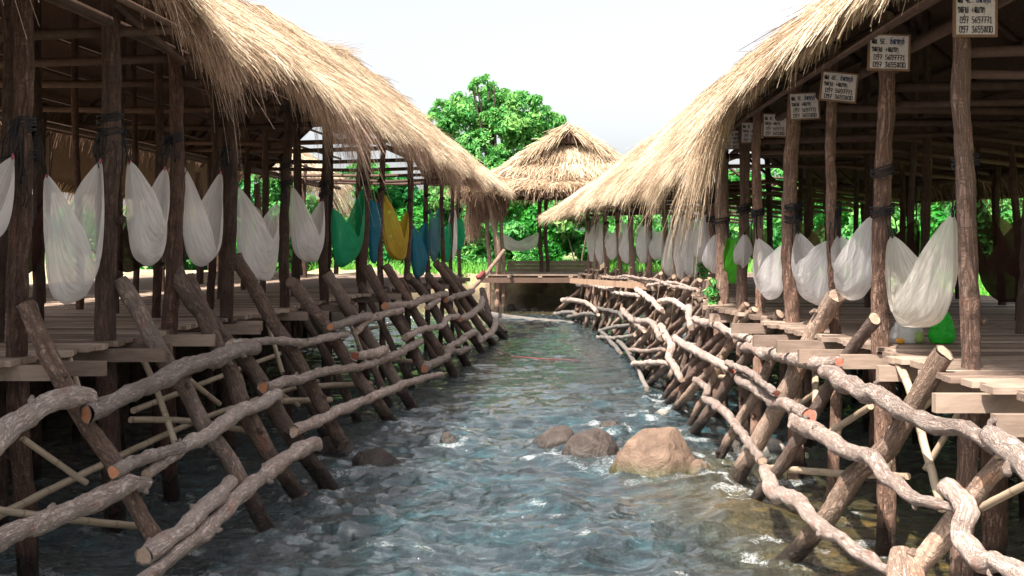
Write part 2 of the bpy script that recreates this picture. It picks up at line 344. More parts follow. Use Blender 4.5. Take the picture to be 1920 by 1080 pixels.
def slope(th, A, B, n, m, nst, fr, thick=.16, ulo=0.0, lenr=(.45, .95), tmean=.6, wid=.007, fringe=.45, sparse=0, under=3, outer=1, hang=None, lift=.10):
    """thatched slope. A(d), B(d): top and eave point at length parameter d (arrays ->(n,3)); fr=(d0,d1)"""
    d = np.linspace(fr[0], fr[1], n); a = A(d); b = B(d); u = np.linspace(0, 1, m)
    def nrmv(a, b):
        dn = (b-a); ax = np.stack([np.gradient(b[:, 0]), np.gradient(b[:, 1]), np.gradient(b[:, 2])], 1) if len(b) > 2 else None
        return dn
    g = a[:, None]+(b-a)[:, None]*u[None, :, None]
    al = np.gradient(g, axis=0); dn = (b-a)[:, None]+np.zeros_like(g); nr = np.cross(al, dn); nr /= np.linalg.norm(nr, axis=2, keepdims=True)+1e-9
    nr[nr[..., 2] < 0] *= -1
    nz = fbm(g*np.array([1.3, 1.3, 1.3]), 4, 21)
    lip = np.clip((u-.82)/.18, 0, 1)**2
    top = g+nr*(thick*.55+.075*nz[..., None]-.0*lip[None, :, None]); top[..., 2] -= lip[None, :]*.12
    bot = g-nr*(thick*.45); bot[..., 2] += 0
    V = np.concatenate([top.reshape(-1, 3), bot.reshape(-1, 3)]); o = n*m
    tq = gridq(n, m); bq = gridq(n, m, o)[:, ::-1]
    e = []
    for i in range(n-1): e += [(i*m+m-1, o+i*m+m-1, o+(i+1)*m+m-1, (i+1)*m+m-1), (i*m, (i+1)*m, o+(i+1)*m, o+i*m)]
    for j in range(m-1): e += [(j, o+j, o+j+1, j+1), ((n-1)*m+j, (n-1)*m+j+1, o+(n-1)*m+j+1, o+(n-1)*m+j)]
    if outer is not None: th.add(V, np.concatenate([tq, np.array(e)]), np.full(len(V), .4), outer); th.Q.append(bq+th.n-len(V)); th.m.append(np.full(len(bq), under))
    # straw on the slope
    def at(dd, uu):
        aa = A(dd); bb = B(dd); p = aa+(bb-aa)*uu[:, None]
        a2 = A(dd+.05); b2 = B(dd+.05); al = (a2+(b2-a2)*uu[:, None])-p; dn = bb-aa; dn = dn/(np.linalg.norm(dn, axis=1, keepdims=True)+1e-9)
        nn = np.cross(al, dn); nn /= np.linalg.norm(nn, axis=1, keepdims=True)+1e-9; nn[nn[:, 2] < 0] *= -1
        return p, dn, nn, al/(np.linalg.norm(al, axis=1, keepdims=True)+1e-9)
    if nst:
        dd = rng.uniform(fr[0], fr[1], nst); uu = rng.uniform(ulo-.02, .97, nst)
        p, dn, nn, al = at(dd, uu); cl = fbm(p*2.2, 3, 33); lip = np.clip((uu-.82)/.18, 0, 1)**2
        nzz = fbm(p*1.3, 4, 21); p = p+nn*(thick*.55+.075*nzz+rng.uniform(-.03, .02, nst))[:, None]; p[:, 2] -= lip*.12
        ya = rng.normal(0, .28, nst)+.35*fbm(p*.9, 2, 40)+.55*fbm(p*3.3, 2, 41); ya = np.clip(ya, -.8, .8); v = dn*np.cos(ya)[:, None]+al*np.sin(ya)[:, None]+nn*np.abs(rng.normal(lift, .07, nst))[:, None]
        v /= np.linalg.norm(v, axis=1, keepdims=True)
        ln = rng.uniform(*lenr, nst)*(1-.45*lip); ln = np.where(uu < .8, ln, ln*.8)
        V, Q, T = strands(p, v, ln, rng.uniform(.05, .25, nst)+.35*lip, wid*rng.uniform(.6, 1.5, nst), nn, tmean+rng.normal(0, .24, nst)+.17*cl+.26*fbm(p*.8, 3, 71))
        th.add(V, Q, T, 0)
    if fringe:
        nf = int((fr[1]-fr[0])*fringe); dd = rng.uniform(fr[0], fr[1], nf); uu = rng.uniform(.86, 1.0, nf)
        p, dn, nn, al = at(dd, uu); hl = hang(dd) if hang is not None else np.full(nf, .45)
        off = rng.uniform(-.6, .6, nf)*thick; p = p+nn*off[:, None]; p[:, 2] -= .05
        ya = rng.normal(0, .25, nf)+.4*fbm(p*np.array([1.5, 1.5, 0]), 2, 51); v = dn*np.cos(ya)[:, None]+al*np.sin(ya)[:, None]; v /= np.linalg.norm(v, axis=1, keepdims=True)
        clump = np.clip(1+.45*fbm(p*np.array([2.5, 2.5, 0]), 3, 60), .4, 1.7)
        ln = hl*rng.gamma(6, 1/6., nf)*clump
        wsp = rng.random(nf) < .035; ln = np.where(wsp, ln*1.6, ln)
        V, Q, T = strands(p, v*.75, ln, rng.uniform(.6, 1.15, nf), wid*rng.uniform(.6, 1.4, nf), nn, tmean-.08+rng.normal(0, .2, nf), K=4, twist=1.0, crl=.2)
        th.add(V, Q, T, 2)
def itp(xs, *cols):
    def f(d): return np.stack([np.interp(d, xs, c) for c in cols], 1)
    return f

# ================================================================== LEFT PAVILION
LPX = [40, 205, 322, 428, 535, 608, 683, 714, 765, 800, 828, 846, 860]
LPD = [LD(p) for p in LPX]
left = empty('thatched_pavilion', (LX(6.4, 16), 16, 0), 'long thatched pavilion on the left bank, its deck and posts in shade', 'pavilion')
def posts(par, lst, mat, top, zb=-.4, seg=14):
    for i, (x, y, r, lean) in enumerate(lst):
        zt = top(x, y); k = 6; a, b = random.uniform(0, 6), random.uniform(0, 6)
        pts = [(x+lean*(j/k-.35)+.035*math.sin(a+j*1.3), y+.04*math.sin(b+j*1.1), zb+(zt-zb)*j/k) for j in range(k+1)]
        log('post', pts, [r*(.80-.025*j) for j in range(k+1)], [mat if not isinstance(mat, list) else mat[i % len(mat)], M['cut_pale']], par, seg, .14, random.randint(0, 999), knots=2)
ltop = lambda x, y: EYE+2.15+.0
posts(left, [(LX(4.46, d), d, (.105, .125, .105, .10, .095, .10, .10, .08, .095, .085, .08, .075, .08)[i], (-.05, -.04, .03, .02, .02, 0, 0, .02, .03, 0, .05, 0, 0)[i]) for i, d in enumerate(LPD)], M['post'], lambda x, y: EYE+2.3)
inner = []
for i, d in enumerate([6.2, 7.9, 9.4, 10.9, 12.5, 14.2, 16.0, 18.2, 20.3, 22.4, 24.7, 26.8, 29]):
    inner.append((LX(6.25+.1*math.sin(i), d), d, .085, 0))
    inner.append((LX(8.35+.1*math.cos(i), d+.5), d+.5, .08, 0))
    if i in (1, 3, 4, 6, 8): inner.append((LX(5.3, d+.8), d+.8, .07, 0))
for i, d in enumerate((8.6, 10.2, 13.2, 15.0, 17.2, 19.4)): inner.append((LX(7.2+.2*math.sin(i*2), d), d, .065, 0))
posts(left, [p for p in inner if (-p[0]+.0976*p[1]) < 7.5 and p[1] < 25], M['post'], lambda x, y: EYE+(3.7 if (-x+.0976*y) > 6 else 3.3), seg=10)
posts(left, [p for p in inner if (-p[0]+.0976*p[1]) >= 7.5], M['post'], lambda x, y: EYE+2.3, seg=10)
def deck(par, d0, d1, x0f, x1f, name='deck'):
    mb = MB(); d = d0
    while d < d1:
        w = random.uniform(.11, .17); dz = random.uniform(-.006, .006); x0 = x0f(d); x1 = x1f(d)
        mb.box(x0, x1, d, d+w, DECK-.035+dz-random.uniform(0, .012), DECK+dz, tone=random.random()); d += w+random.uniform(.006, .02)
    return mb.build(name, M['plank'], par, False)
deck(left, 3.6, 30.6, lambda d: LX(9.2, d), lambda d: LX(4.42+random.uniform(-.10, .05)+.08*math.sin(d*1.3), d))
def joist(par, x0, x1, d, ztop, h=.11, w=.055, mat='joist'):
    mb = MB(); mb.box(x0, x1, d-w/2, d+w/2, ztop-h, ztop, tone=random.random()); return mb.build('joist', M[mat], par, False)
for i, d in enumerate(LPD):
    for k, dd in enumerate((-.17, .20)):
        if dd > 0 and i > 7: continue
        joist(left, LX(9.0, d), LX(4.12-.07*((i*7+k*3) % 4), d), d+dd, DECK-.05-.012*((i+k) % 2), .115)
for L in (5.2, 7.3):   # bearers along the deck
    mb = MB(); mb.tube([(LX(L, 3.8), 3.8, DECK-.24), (LX(L, 30.4), 30.4, DECK-.24)], .06, 8, tone=.4); mb.build('bearer', M['pole'], left)
# roof: ridge L 6.2 H 4.53, eaves L 3.85 / 8.6 H 2.15, hipped far end
RE, HE = 25.2, 31.6
def l_ridge(d):
    t = np.clip((d-RE)/(HE-RE), 0, 1)**1.35; L = 6.2+(3.75-6.2)*t; H0 = np.interp(d, [4, 15, 22], [3.75, 4.0, 4.42]); H = H0+.06*np.sin(d*1.1)+(2.2-H0)*t; return np.stack([-L+.0976*d, d, EYE+H], 1)
def l_eave(d):
    L = 3.85+.06*np.sin(d*.9)-.25*np.clip((d-28)/3, 0, 1); H = 2.12+.42*np.clip((10.2-d)/2.6, 0, 1)+.06*np.sin(d*1.7+1); return np.stack([-L+.0976*d, d, EYE+H], 1)
def l_back(d): return np.stack([-8.7+.0976*d, d, np.full_like(d, EYE+2.0)], 1)
def l_ridge2(d): L = 6.2; return np.stack([-L+.0976*d, d, EYE+np.interp(d, [4, 15, 22], [3.7, 3.95, 4.36])], 1)
th = Thatch()
lh = lambda d: .20+.09*np.sin(d*1.35+.6)+.12*np.exp(-((d-13.5)/1.6)**2)
slope(th, l_ridge, l_eave, 170, 22, 84000, (-1.0, HE), tmean=.58, wid=.0085, fringe=1150, hang=lh, lenr=(.4, .9))  # near end runs on out of view, added to keep the left rails shaded
slope(th, l_ridge2, l_back, 60, 12, 0, (-1.0, 25.2), fringe=160, hang=lambda d: np.full(len(d), .16), tmean=.15, wid=.012)
# far hip face (seen from the other side)
def hipA(t): p = l_ridge2(np.array([RE])); return np.repeat(p, len(t), 0)
def hipB(t):
    a = l_eave(np.array([HE]))[0]; b = l_back(np.array([HE]))[0]; return a+(b-a)*t[:, None]
slope(th, lambda t: l_ridge(np.full(len(t), RE))+0*t[:, None], hipB, 14, 12, 1500, (0.0, .42), tmean=.5, wid=.014, fringe=500)
n = 500; d_ = 22.2+rng.normal(0, .5, n); p = l_ridge(d_)+rng.normal(0, .06, (n, 3)); dr = np.tile([.5, .75, .12], (n, 1))+rng.normal(0, .2, (n, 3)); dr /= np.linalg.norm(dr, axis=1, keepdims=True)
V, Q, T = strands(p, dr, rng.uniform(.3, .9, n), rng.uniform(.05, .3, n), np.full(n, .012), np.tile([0, 0, 1.], (n, 1)), .55+rng.normal(0, .2, n)); th.add(V, Q, T, 0)
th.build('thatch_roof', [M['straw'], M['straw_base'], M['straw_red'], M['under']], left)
def pole(par, name, pts, r, mat='pole', seg=7, tone=None):
    mb = MB(); mb.tube(pts, r, seg, tone=random.random() if tone is None else tone); return mb.build(name, M[mat], par)
for d in [5.4]+LPD:
    pole(left, 'tie_beam', [(LX(3.95, d), d+.12, EYE+1.98), (LX(6.2, d), d+.1, EYE+1.93+random.uniform(-.05, .05)), (LX(8.6, d), d+.15, EYE+1.95)], .045)
    if d < 24: pole(left, 'rafter', [(LX(3.9, d), d+.25, EYE+2.0), (LX(6.2, d), d+.25, EYE+3.8+.03*d)], .04); pole(left, 'rafter', [(LX(8.6, d), d+.25, EYE+1.85), (LX(6.2, d), d+.25, EYE+3.75+.03*d)], .04)
for k in range(7):
    f = k/6; Lf = 3.98+(6.15-3.98)*f; Lb = 8.6-(8.6-6.3)*f
    pole(left, 'batten', [(LX(Lf, 4.5), 4.5, EYE+2.03+1.6*f), (LX(Lf, 30.8-5.2*f), 30.8-5.2*f, EYE+2.03+2.2*f)], .03)
    pole(left, 'batten', [(LX(Lb, 4.5), 4.5, EYE+1.82+1.75*f), (LX(Lb, 30.8-5.2*f), 30.8-5.2*f, EYE+1.82+2.35*f)], .03)
for d in (20.2, 21.4, 22.6, 23.8, 25):  # bare lattice of the back slope
    pole(left, 'rafter', [(LX(8.8, d), d, EYE+1.75), (LX(6.2, d), d, EYE+4.3)], .045)
pole(left, 'wall_plate', [(LX(4.46, 4.5), 4.5, EYE+2.02), (LX(4.46, 31), 31, EYE+2.02)], .055)
pole(left, 'wall_plate', [(LX(8.4, 4.5), 4.5, EYE+1.86), (LX(8.4, 31), 31, EYE+1.86)], .055)
pole(left, 'eave_brace', [P(215, 5, 8.7), P(345, 118, 9.4)], .035)
pole(left, 'eave_brace', [P(860, 300, 29), P(905, 345, 31)], .035)

# ================================================================== LEFT BARRIER
lbar = empty('log_barrier', tuple(onwater(600, 900)), 'lattice of leaning braces and crooked rails in shade along the left deck', 'log fence')
def px_log(on, name, pts, rpx, mats, par, off=0., **kw):
    w = [on(x, y, off) for x, y in pts]
    if not hasattr(rpx, '__len__'): rpx = [rpx]*len(pts)
    r = [a*p.y/F*(.74 if name == 'brace_log' else .82 if a > 12.5 else .72) for a, p in zip(rpx, w)]
    return log(name, w, r, mats, par, seed=random.randint(0, 999), **kw)
M['cut_dark'] = cut('weathered_cut_end', (.08, .05, .038), (.24, .16, .12))
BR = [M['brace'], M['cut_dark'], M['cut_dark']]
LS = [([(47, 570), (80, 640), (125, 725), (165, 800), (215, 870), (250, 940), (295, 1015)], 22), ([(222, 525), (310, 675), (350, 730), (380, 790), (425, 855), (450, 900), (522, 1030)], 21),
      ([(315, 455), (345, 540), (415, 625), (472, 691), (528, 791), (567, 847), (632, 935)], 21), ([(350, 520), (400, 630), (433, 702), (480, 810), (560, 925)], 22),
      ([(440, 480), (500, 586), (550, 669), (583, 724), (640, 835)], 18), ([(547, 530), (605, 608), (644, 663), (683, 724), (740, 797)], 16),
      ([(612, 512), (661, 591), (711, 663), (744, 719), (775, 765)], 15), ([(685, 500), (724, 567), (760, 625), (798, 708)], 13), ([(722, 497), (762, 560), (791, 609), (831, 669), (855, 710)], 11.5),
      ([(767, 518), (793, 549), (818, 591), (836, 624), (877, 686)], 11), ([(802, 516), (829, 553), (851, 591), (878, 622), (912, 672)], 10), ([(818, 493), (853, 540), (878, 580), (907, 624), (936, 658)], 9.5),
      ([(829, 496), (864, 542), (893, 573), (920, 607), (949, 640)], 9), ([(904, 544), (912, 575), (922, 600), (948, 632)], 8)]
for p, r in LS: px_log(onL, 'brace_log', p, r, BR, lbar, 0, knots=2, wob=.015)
for i, d in enumerate(np.linspace(12.5, 28.5, 10)):
    d += random.uniform(-.3, .3); L0 = 3.35+random.uniform(-.1, .2); e = d+random.uniform(-.2, .6)
    log('brace_log', [(LX(L0, d), d, -.25), (LX((L0+4.5)/2, (d+e)/2), (d+e)/2, .9), (LX(4.5, e), e, random.uniform(1.7, 2.0))], [.07, .062, .055], BR, lbar, 10, .16, i+40, knots=1, wob=.03)
RL = [M['rail'], M['cut_orange'], M['cut_red']]
RLp = [M['rail'], M['cut_pale'], M['cut_pale']]
LR = [([(-45, 870), (0, 822), (40, 787), (90, 760), (125, 748), (168, 745)], [26, 26, 23, 23, 24, 20], RLp), ([(160, 778), (230, 745), (300, 714), (345, 690), (400, 672), (450, 655), (476, 650)], [20, 20, 20, 20, 20, 18, 16], RL),
      ([(430, 645), (511, 641), (567, 643), (611, 633), (650, 626)], [10, 11, 11, 10, 8], RLp), ([(620, 613), (655, 603), (692, 592)], 11, RL), ([(668, 622), (690, 600), (715, 591), (752, 582)], 9, RLp),
      ([(722, 573), (764, 571), (793, 562), (836, 551)], [10, 9, 9, 8], RL), ([(800, 577), (822, 563)], 7, RLp), ([(835, 562), (858, 555), (886, 546)], 7, RL),
      ([(212, 886), (280, 855), (340, 836)], [15, 15, 13], RL), ([(275, 890), (320, 860), (360, 830), (410, 800), (450, 772), (490, 758), (520, 741)], [13, 15, 16, 16, 16, 15, 14], RLp),
      ([(494, 726), (567, 708), (622, 694), (678, 686), (733, 669), (788, 641)], [13, 12, 11, 11, 10, 9], RL), ([(665, 668), (695, 664), (722, 656)], 11, [M['rail'], M['cut_red']]),
      ([(758, 633), (784, 620), (809, 614), (829, 611), (838, 598), (858, 593)], [9, 8, 8, 7, 8, 7], RLp), ([(862, 598), (884, 589), (902, 573), (904, 560)], [8, 8, 8, 6], RL),
      ([(-45, 1040), (0, 1012), (60, 985), (120, 965), (180, 940), (235, 910), (274, 906)], [24, 24, 23, 22, 24, 23, 16], RLp), ([(268, 1042), (340, 995), (390, 945), (434, 900)], [22, 21, 19, 15], RLp),
      ([(255, 1095), (345, 1030), (415, 965), (470, 910), (520, 872), (560, 845), (594, 833)], [18, 18, 18, 18, 18, 18, 15], RLp), ([(550, 808), (611, 780), (678, 752), (733, 730), (778, 713), (828, 702)], [13, 13, 12, 11, 9, 7], RLp),
      ([(796, 691), (818, 678), (836, 671), (844, 658), (862, 660), (882, 650)], [11, 10, 10, 9, 8, 6], RL), ([(836, 653), (862, 640), (880, 627), (891, 624), (902, 640)], 8, RLp), ([(904, 636), (924, 622), (929, 600)], 7, RLp)]
for i, (p, r, m) in enumerate(LR): px_log(onL, 'rail_log', p, r, m, lbar, .17 if i not in (3, 8, 11) else .24, lump=.27, knots=3, wob=.012, kink=.2)
def px_bam(on, p, r, par, off):
    w = [on(x, y, off) for x, y in p]; rr = [r*q.y/F for q in w]
    return log('bamboo_pole', w, rr, [M['bamboo'], M['cut_pale']], par, 8, .05, random.randint(0, 99))
for p, r in [([(-30, 952), (140, 975), (292, 990)], 7), ([(42, 822), (162, 906)], 6), ([(245, 787), (360, 790), (482, 812)], 6), ([(526, 752), (619, 750)], 6), ([(592, 724), (694, 719)], 5.5), ([(726, 673), (802, 681)], 4.5),
             ([(262, 660), (295, 735), (327, 828)], 6), ([(350, 708), (412, 758)], 5), ([(130, 670), (150, 735)], 5), ([(455, 690), (560, 760)], 4), ([(500, 600), (530, 700)], 4.5), ([(650, 590), (690, 690)], 4)]: px_bam(onL, p, r, lbar, -.28)
for L, d0, d1, z in ((4.1, 6, 14, .75), (4.3, 9, 20, 1.1)):
    log('bamboo_pole', [(LX(L, d0), d0, z), (LX(L, (d0+d1)/2), (d0+d1)/2, z+.1), (LX(L, d1), d1, z-.05)], .03, [M['bamboo'], M['cut_pale']], lbar, 8, .05)

# ================================================================== RIGHT PAVILION
right = empty('thatched_pavilion', (5.2, 16, 0), 'long thatched pavilion on the right bank with sunlit front posts and signs', 'pavilion')
RPX = [(1810, 6.8, .088), (1655, 8.33, .10), (1563, 9.57, .075), (1487, 11.0, .115), (1421, 12.6, .085), (1394, 13.4, .10), (1353, 14.7, .14), (1334, 17.3, .10), (1320, 18.8, .10), (1293, 20.2, .10), (1269, 21.6, .10), (1245, 23.0, .085), (1217, 24.6, .09), (1184, 26.8, .11), (1160, 28.5, .10), (1136, 30.3, .10), (1117, 31.6, .085), (1104, 32.4, .10)]
rp = [((p-960)/F*d, d, r, 0.02*math.sin(i*2.1)) for i, (p, d, r) in enumerate(RPX)]
posts(right, [(3.12, 4.9, .09, 0)]+rp[:3], M['post_sunlit'], lambda x, y: EYE+1.95)
posts(right, rp[3:7], M['post_sunlit'], lambda x, y: EYE+1.9)
posts(right, rp[7:], M['post_sunlit'], lambda x, y: EYE+1.65)
inn = []
for i, d in enumerate([6.0, 7.6, 9.2, 10.6, 12.0, 13.5, 15.2, 17, 19, 21, 23.5, 26, 28.5]):
    inn.append((5.0+.12*math.sin(i*2), d+.3, .08, 0)); inn.append((7.1+.12*math.cos(i*2), d+.8, .08, 0))
    if i % 2 == 0 and d < 20: inn.append((6.1, d+1.2, .065, 0))
for i, d in enumerate((9.8, 11.4, 12.8, 14.6, 16.2, 18.0, 20.5)): inn.append((5.5+.35*math.sin(i*2.3), d, .06, 0))
posts(right, [p for p in inn if p[0] < 5.6], M['post'], lambda x, y: EYE+3.0, seg=10)
posts(right, [p for p in inn if p[0] >= 5.6], M['post'], lambda x, y: EYE+float(np.interp(y, [4, 19, 27], [1.1, 1.3, 1.85])), seg=10)
deck(right, 3.6, 33.2, lambda d: RX(d)-.2+random.uniform(-.12, .08)+.1*math.sin(d*1.7), lambda d: 8.2)
JR = [(1862, 780), (1751, 737), (1744, 708), (1645, 685), (1573, 667), (1497, 655), (1456, 640), (1412, 628), (1372, 608), (1330, 588)]
for i, (x, y) in enumerate(JR):
    d = (EYE-DECK+.06)*F/(y-HY); joist(right, (x-960)/F*d, 8.0, d, DECK-.05-.012*(i % 2), .115, .06)
for i, (x, d, r, l) in enumerate(rp[6:]): joist(right, x-.25-.05*(i % 3), 8.0, d+.15, DECK-.05-.012*(i % 2), .11)
for X in (4.2, 6.6): pole(right, 'bearer', [(X, 3.8, DECK-.24), (X, 33, DECK-.24)], .06)
mb = MB(); a = P(1070, 525, 33.6); b = P(1214, 535, 23.4); V = []
for q in (a, b):
    for dz in (-.1, .06):
        for dx in (-.03, .03): V.append((q.x+dx, q.y, q.z+dz))
mb.add(V, [(0, 1, 3, 2), (4, 6, 7, 5), (0, 2, 6, 4), (1, 5, 7, 3), (2, 3, 7, 6), (0, 4, 5, 1)], tone=.6); o = mb.build('edge_board', M['joist_orange'], right, False); o['label'] = 'fresh orange edge board at the far end'
RRE, RHE = 25.5, 34.2
rdh = ([4, 8, 12.4, 16, 20, 24, 26], [3.36, 3.46, 3.52, 3.58, 3.64, 3.58, 3.46]); ex = ([4, 11, 12.3, 13.5, 20, 26, 34], [2.45, 2.47, 2.54, 2.72, 2.95, 2.5, 1.62]); eh = ([4, 8, 11, 12.2, 13.6, 20, 26, 34], [1.78, 1.77, 1.76, 1.70, 1.42, 1.42, 1.42, 1.28])
def r_eave(d): return np.stack([np.interp(d, *ex)+.04*np.sin(d*1.3), d, EYE+np.interp(d, *eh)+.03*np.sin(d*2.1)], 1)
def r_ridge(d):
    t = np.clip((d-RRE)/(RHE-RRE), 0, 1)**1.1; X = 4.6+(1.7-4.6)*t; H = np.interp(d, *rdh)+.04*np.sin(d*1.4); H = H+(1.36-H)*t; return np.stack([X, d, EYE+H], 1)
def r_ridge2(d): return np.stack([np.full_like(d, 4.6), d, EYE+np.interp(d, *rdh)-.03], 1)
def r_back(d): return np.stack([np.full_like(d, 7.7), d, EYE+np.interp(d, [4, 15, 19, 27, 33], [.72, .8, .97, 1.75, 1.85])], 1)
th = Thatch()
rh = lambda d: np.interp(d, [4, 11.8, 12.2, 13, 13.6, 18.5, 19.6, 21, 24, 34], [.06, .07, .50, .42, .12, .12,   .34, .16, .14, .10])*(1+.2*np.sin(d*3.1))
slope(th, r_ridge, r_eave, 160, 20, 72000, (3.0, RHE), tmean=.55, wid=.0085, fringe=800, hang=rh, lenr=(.4, .9))
slope(th, r_ridge2, r_back, 60, 12, 0, (3.0, 25.5), fringe=220, hang=lambda d: np.full(len(d), .13), tmean=.3, wid=.012)
def rhB(t):
    a = r_eave(np.array([RHE]))[0]; b = r_back(np.array([RHE]))[0]; return a+(b-a)*t[:, None]
slope(th, lambda t: r_ridge2(np.full(len(t), RRE)), rhB, 14, 12, 1500, (0., .6), tmean=.6, wid=.014, fringe=900)
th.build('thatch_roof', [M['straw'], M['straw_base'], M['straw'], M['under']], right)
for i, (x, d, r, l) in enumerate(rp):
    if i in (5, 7, 16): continue
    h = 1.36 if d < 15 else 1.2
    pole(right, 'tie_beam', [(x+.03 if d < 15 else x-.3, d+.13, EYE+h), (5, d+.1, EYE+h+random.uniform(-.04, .06)), (7.6, d+.2, EYE+h-.3)], .04)
    pole(right, 'tie_beam', [(x+.05, d+.18, EYE+h-.14), (5, d+.3, EYE+h-.12+random.uniform(-.04, .06)), (7.5, d+.35, EYE+h-.38)], .032)
    if d > 15: pole(right, 'rafter', [(np.interp(d, *ex)+.1, d+.3, EYE+np.interp(d, *eh)-.1), (4.6, d+.3, EYE+np.interp(d, *rdh)-.3)] if d < 26 else [(x-.6, d, EYE+1.25), (x+.3, d, EYE+1.7)], .04)
    if d < 28: pole(right, 'rafter', [(7.6, d+.35, EYE+.85), (4.6, d+.3, EYE+np.interp(d, *rdh)-.22)], .04)
for k in range(6):
    f = k/6; pole(right, 'batten', [(7.6-2.9*f, 4, EYE+.64+2.2*f), (7.6-2.9*f, 19, EYE+.87+2.4*f), (7.6-2.9*f, 27, EYE+1.62+1.7*f), (7.6-2.9*f, 32-5*f, EYE+1.7+1.6*f)], .03)
    pole(right, 'batten', [(2.75+1.8*f, 4, EYE+1.70+.8*f), (2.85+1.7*f, 12, EYE+1.6+1.2*f), (3.1+1.5*f, 20, EYE+1.3+1.8*f), (2.8+1.7*f, 25, EYE+1.3+1.85*f)], .03)
pole(right, 'wall_plate', [(3.32, 4, EYE+1.72), (3.32, 13, EYE+1.62), (3.5, 17.5, EYE+1.3), (3.6, 20, EYE+1.3), (3.2, 26.8, EYE+1.3), (2.5, 33, EYE+1.2)], .05)
pole(right, 'wall_plate', [(7.2, 4, EYE+.9), (7.2, 19, EYE+1.15), (7.2, 27, EYE+1.75), (7.2, 32, EYE+1.8)], .05)
for p in ([(1130, 372), (1225, 318)], [(1145, 375), (1240, 322)], [(1210, 312), (1262, 290)]):  # loose poles lying on the far roof
    q = [P(p[0][0], p[0][1], 27.6), P(p[1][0], p[1][1], 22.6 if p[1][1] > 300 else 24.2)]; q = [v-Vector((.12, .5, .0)) for v in q]
    pole(right, 'roof_pole', q, .03, 'bamboo' if False else 'pole', tone=1.0)

# ================================================================== RIGHT BARRIER
rbar = empty('log_barrier', tuple(onwater(1400, 900)), 'sunlit lattice of pale braces and crooked rails along the right deck', 'log fence')
BP = [M['brace_sunlit'], M['cut_pale']]; BRp = [M['brace'], M['cut_pale']]
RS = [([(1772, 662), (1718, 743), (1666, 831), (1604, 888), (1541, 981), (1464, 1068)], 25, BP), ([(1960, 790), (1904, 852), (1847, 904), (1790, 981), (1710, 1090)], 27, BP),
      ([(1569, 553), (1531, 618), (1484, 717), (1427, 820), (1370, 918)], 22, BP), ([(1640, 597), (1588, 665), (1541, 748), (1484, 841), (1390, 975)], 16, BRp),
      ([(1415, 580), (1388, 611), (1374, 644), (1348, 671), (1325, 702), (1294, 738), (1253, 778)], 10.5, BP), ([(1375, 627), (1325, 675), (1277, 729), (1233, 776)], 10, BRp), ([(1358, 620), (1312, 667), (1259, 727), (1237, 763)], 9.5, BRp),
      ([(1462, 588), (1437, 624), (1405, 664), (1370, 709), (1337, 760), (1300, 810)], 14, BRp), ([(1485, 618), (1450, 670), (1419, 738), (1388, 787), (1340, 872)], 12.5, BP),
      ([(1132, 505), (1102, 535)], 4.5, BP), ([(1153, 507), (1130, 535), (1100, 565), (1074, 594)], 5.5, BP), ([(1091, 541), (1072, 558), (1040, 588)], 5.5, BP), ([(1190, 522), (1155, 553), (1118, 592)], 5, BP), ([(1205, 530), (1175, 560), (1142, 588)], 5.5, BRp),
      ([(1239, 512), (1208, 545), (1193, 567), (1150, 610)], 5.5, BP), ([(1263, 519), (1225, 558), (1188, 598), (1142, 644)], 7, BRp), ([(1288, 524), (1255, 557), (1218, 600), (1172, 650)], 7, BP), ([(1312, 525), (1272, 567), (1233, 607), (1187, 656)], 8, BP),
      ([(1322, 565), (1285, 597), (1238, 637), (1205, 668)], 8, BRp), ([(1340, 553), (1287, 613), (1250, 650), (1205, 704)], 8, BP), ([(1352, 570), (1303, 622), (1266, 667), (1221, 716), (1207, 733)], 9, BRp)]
for p, r, m in RS: px_log(onR, 'brace_log', p, r, m, rbar, 0, knots=2, wob=.015)
